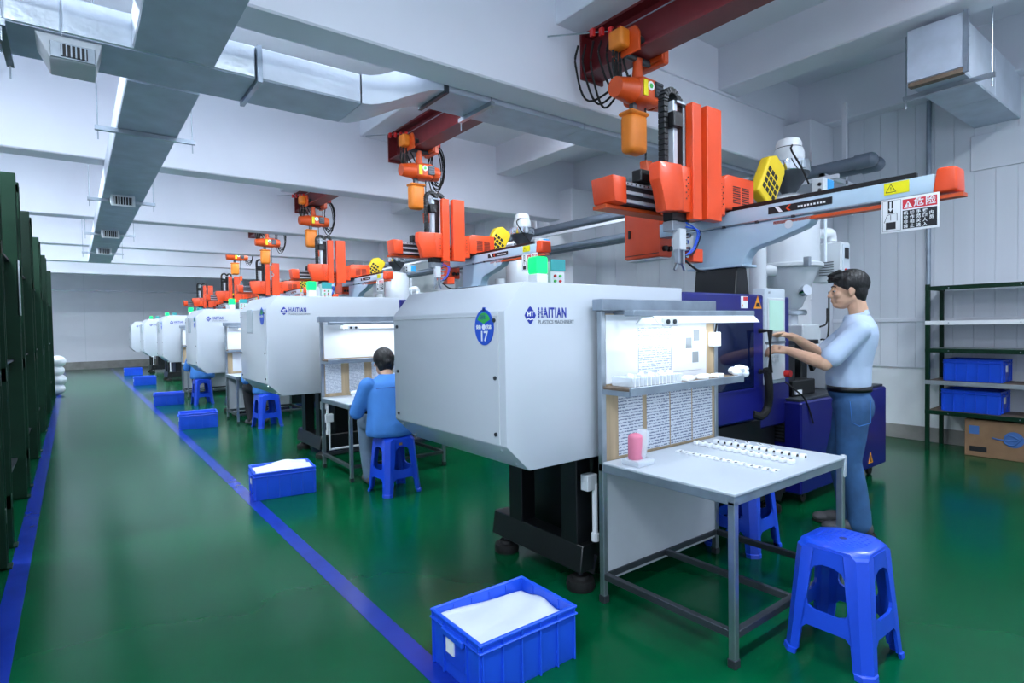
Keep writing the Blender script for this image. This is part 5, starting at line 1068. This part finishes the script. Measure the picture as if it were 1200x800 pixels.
# ---------- seated workers: local x forward, y left, z up; stool seat at z 0.465
def seated(label, trous, group):
    t = thing('person', label, 'person', (0, 0, 0), group)
    b = MB(); hx, hz = 0.13, 1.055
    b.ball((hx, 0, hz + 0.02), 0.088, 18, (1.05, 0.82, 1.05)); b.ball((hx + 0.04, 0, hz - 0.04), 0.062, 14, (0.9, 0.85, 1.15)); b.ball((hx + 0.095, 0, hz - 0.03), 0.014, 8)
    for s in (-1, 1): b.ball((hx - 0.0, 0.075 * s, hz - 0.012), 0.026, 10, (0.6, 0.3, 1))
    cap(b, (hx - 0.03, 0, hz - 0.03), (0.045, 0, 0.93), 0.046, 0.052); b.ball((0.02, 0, 0.75), 0.11, 14, (0.8, 1.1, 1.4)); b.ball((0.0, 0, 0.56), 0.11, 14, (1, 1.2, 0.8))
    SL, EL, WL = Vector((0.02, 0.175, 0.875)), Vector((0.10, 0.245, 0.66)), Vector((0.33, 0.14, 0.73)); SR, ER, WR = [Vector((v.x, -v.y, v.z)) for v in (SL, EL, WL)]
    for S, E_, W_ in ((SL, EL, WL), (SR, ER, WR)): chain(b, [S, E_, W_], [0.045, 0.038, 0.026])
    hand(b, WL, (0.9, -0.35, -0.1), (0, 0.1, 1), (0.1, -1, 0), 0.6); hand(b, WR, (0.9, 0.35, -0.1), (0, -0.1, 1), (0.1, 1, 0), 0.6)
    remesh('body', b, 'skin', t, 0.0065, 3)
    h = MB(); h.ball((hx - 0.012, 0, hz + 0.038), 0.1, 18, (1.06, 0.88, 0.95)); h.ball((hx - 0.055, 0, hz - 0.01), 0.07, 14, (0.75, 1.05, 1.1)); h.ball((hx - 0.09, 0.0, hz + 0.01), 0.04, 12)
    remesh('hair', h, 'hair', t, 0.008, 2)
    j = MB(); JR = [(0.467, -0.02, 0.155, 0.195), (0.50, -0.025, 0.165, 0.205), (0.57, -0.03, 0.155, 0.2), (0.66, -0.02, 0.142, 0.19), (0.76, -0.005, 0.13, 0.19), (0.84, 0.008, 0.118, 0.192), (0.895, 0.02, 0.1, 0.175), (0.93, 0.03, 0.08, 0.12), (0.965, 0.045, 0.062, 0.064)]
    def jk(u, v):
        k = v * (len(JR) - 1); i = min(int(k), len(JR) - 2); t_ = k - i; z, c_, a_, b2 = [p * (1 - t_) + q * t_ for p, q in zip(JR[i], JR[i + 1])]
        fold = 1 + 0.03 * math.sin(7 * 2 * math.pi * u + 9 * z) * max(0, min(1, (0.8 - z) * 3)); an = 2 * math.pi * u
        return (c_ + a_ * fold * math.cos(an), b2 * fold * math.sin(an), z)
    j.grid(jk, 48, 40, True); bmesh.ops.holes_fill(j.bm, edges=[e for e in j.bm.edges if e.is_boundary])
    for S, E_, W_ in ((SL, EL, WL), (SR, ER, WR)): chain(j, [S, E_, E_.lerp(W_, 0.88)], [0.072, 0.062, 0.05], 16)
    remesh('jacket', j, 'workwear', t, 0.009, 4)
    sm = MB().tube(bez([(-0.118, -0.15, 0.865), (-0.128, 0, 0.868), (-0.118, 0.15, 0.865)], 5), 0.003, 6).build('yoke_seam', 'machine_blue', t)
    p = MB()
    for s in (-1, 1): chain(p, [(0.0, 0.085 * s, 0.55), (0.36, 0.10 * s, 0.53), (0.33, 0.10 * s, 0.28), (0.26, 0.10 * s, 0.08)], [0.085, 0.07, 0.06, 0.055], 14)
    remesh('trousers', p, trous, t, 0.01, 4)
    for s in (-1, 1):
        f = MB(); cap(f, (0.22, 0.1 * s, 0.045), (0.38, 0.1 * s, 0.038), 0.042, 0.036); remesh('shoe', f, 'shoe', t, 0.008, 2)
    for s in (-1, 1): MB().tube(bez([(hx + 0.07, 0.06 * s, hz - 0.02), (hx + 0.02, 0.085 * s, hz + 0.0), (hx - 0.02, 0.082 * s, hz + 0.005)], 4), 0.004, 6).build('mask_strap', 'mask_blue', t)
    MB().ball((hx + 0.075, 0, hz - 0.045), 0.045, 12, (0.6, 1.2, 1.0)).build('face_mask', 'mask_blue', t)
    return t
w2 = seated('worker in a blue jacket sitting on a stool with her back turned', 'grey_trousers', 'seated workers in blue'); local_frame(w2, (2.07, 4.40, 0), (0.10, 1, 0))
def worker_copy(loc, fwd, lab, mat):
    c = copy_tree(w2); local_frame(c, loc, fwd); c['label'] = lab
    for ch in c.children:
        if ch.name.startswith('trousers'): ch.data = ch.data.copy(); ch.data.materials[0] = MATS[mat]
worker_copy((2.14, 8.50, 0), (-0.25, 1, 0), 'worker in dark trousers seated at the third machine, mostly hidden behind its neighbour\'s hood', 'dark_trousers')
worker_copy((1.89, 12.0, 0), (0.1, 1, 0), 'worker in blue seated at the bench of the fourth machine', 'dark_trousers')
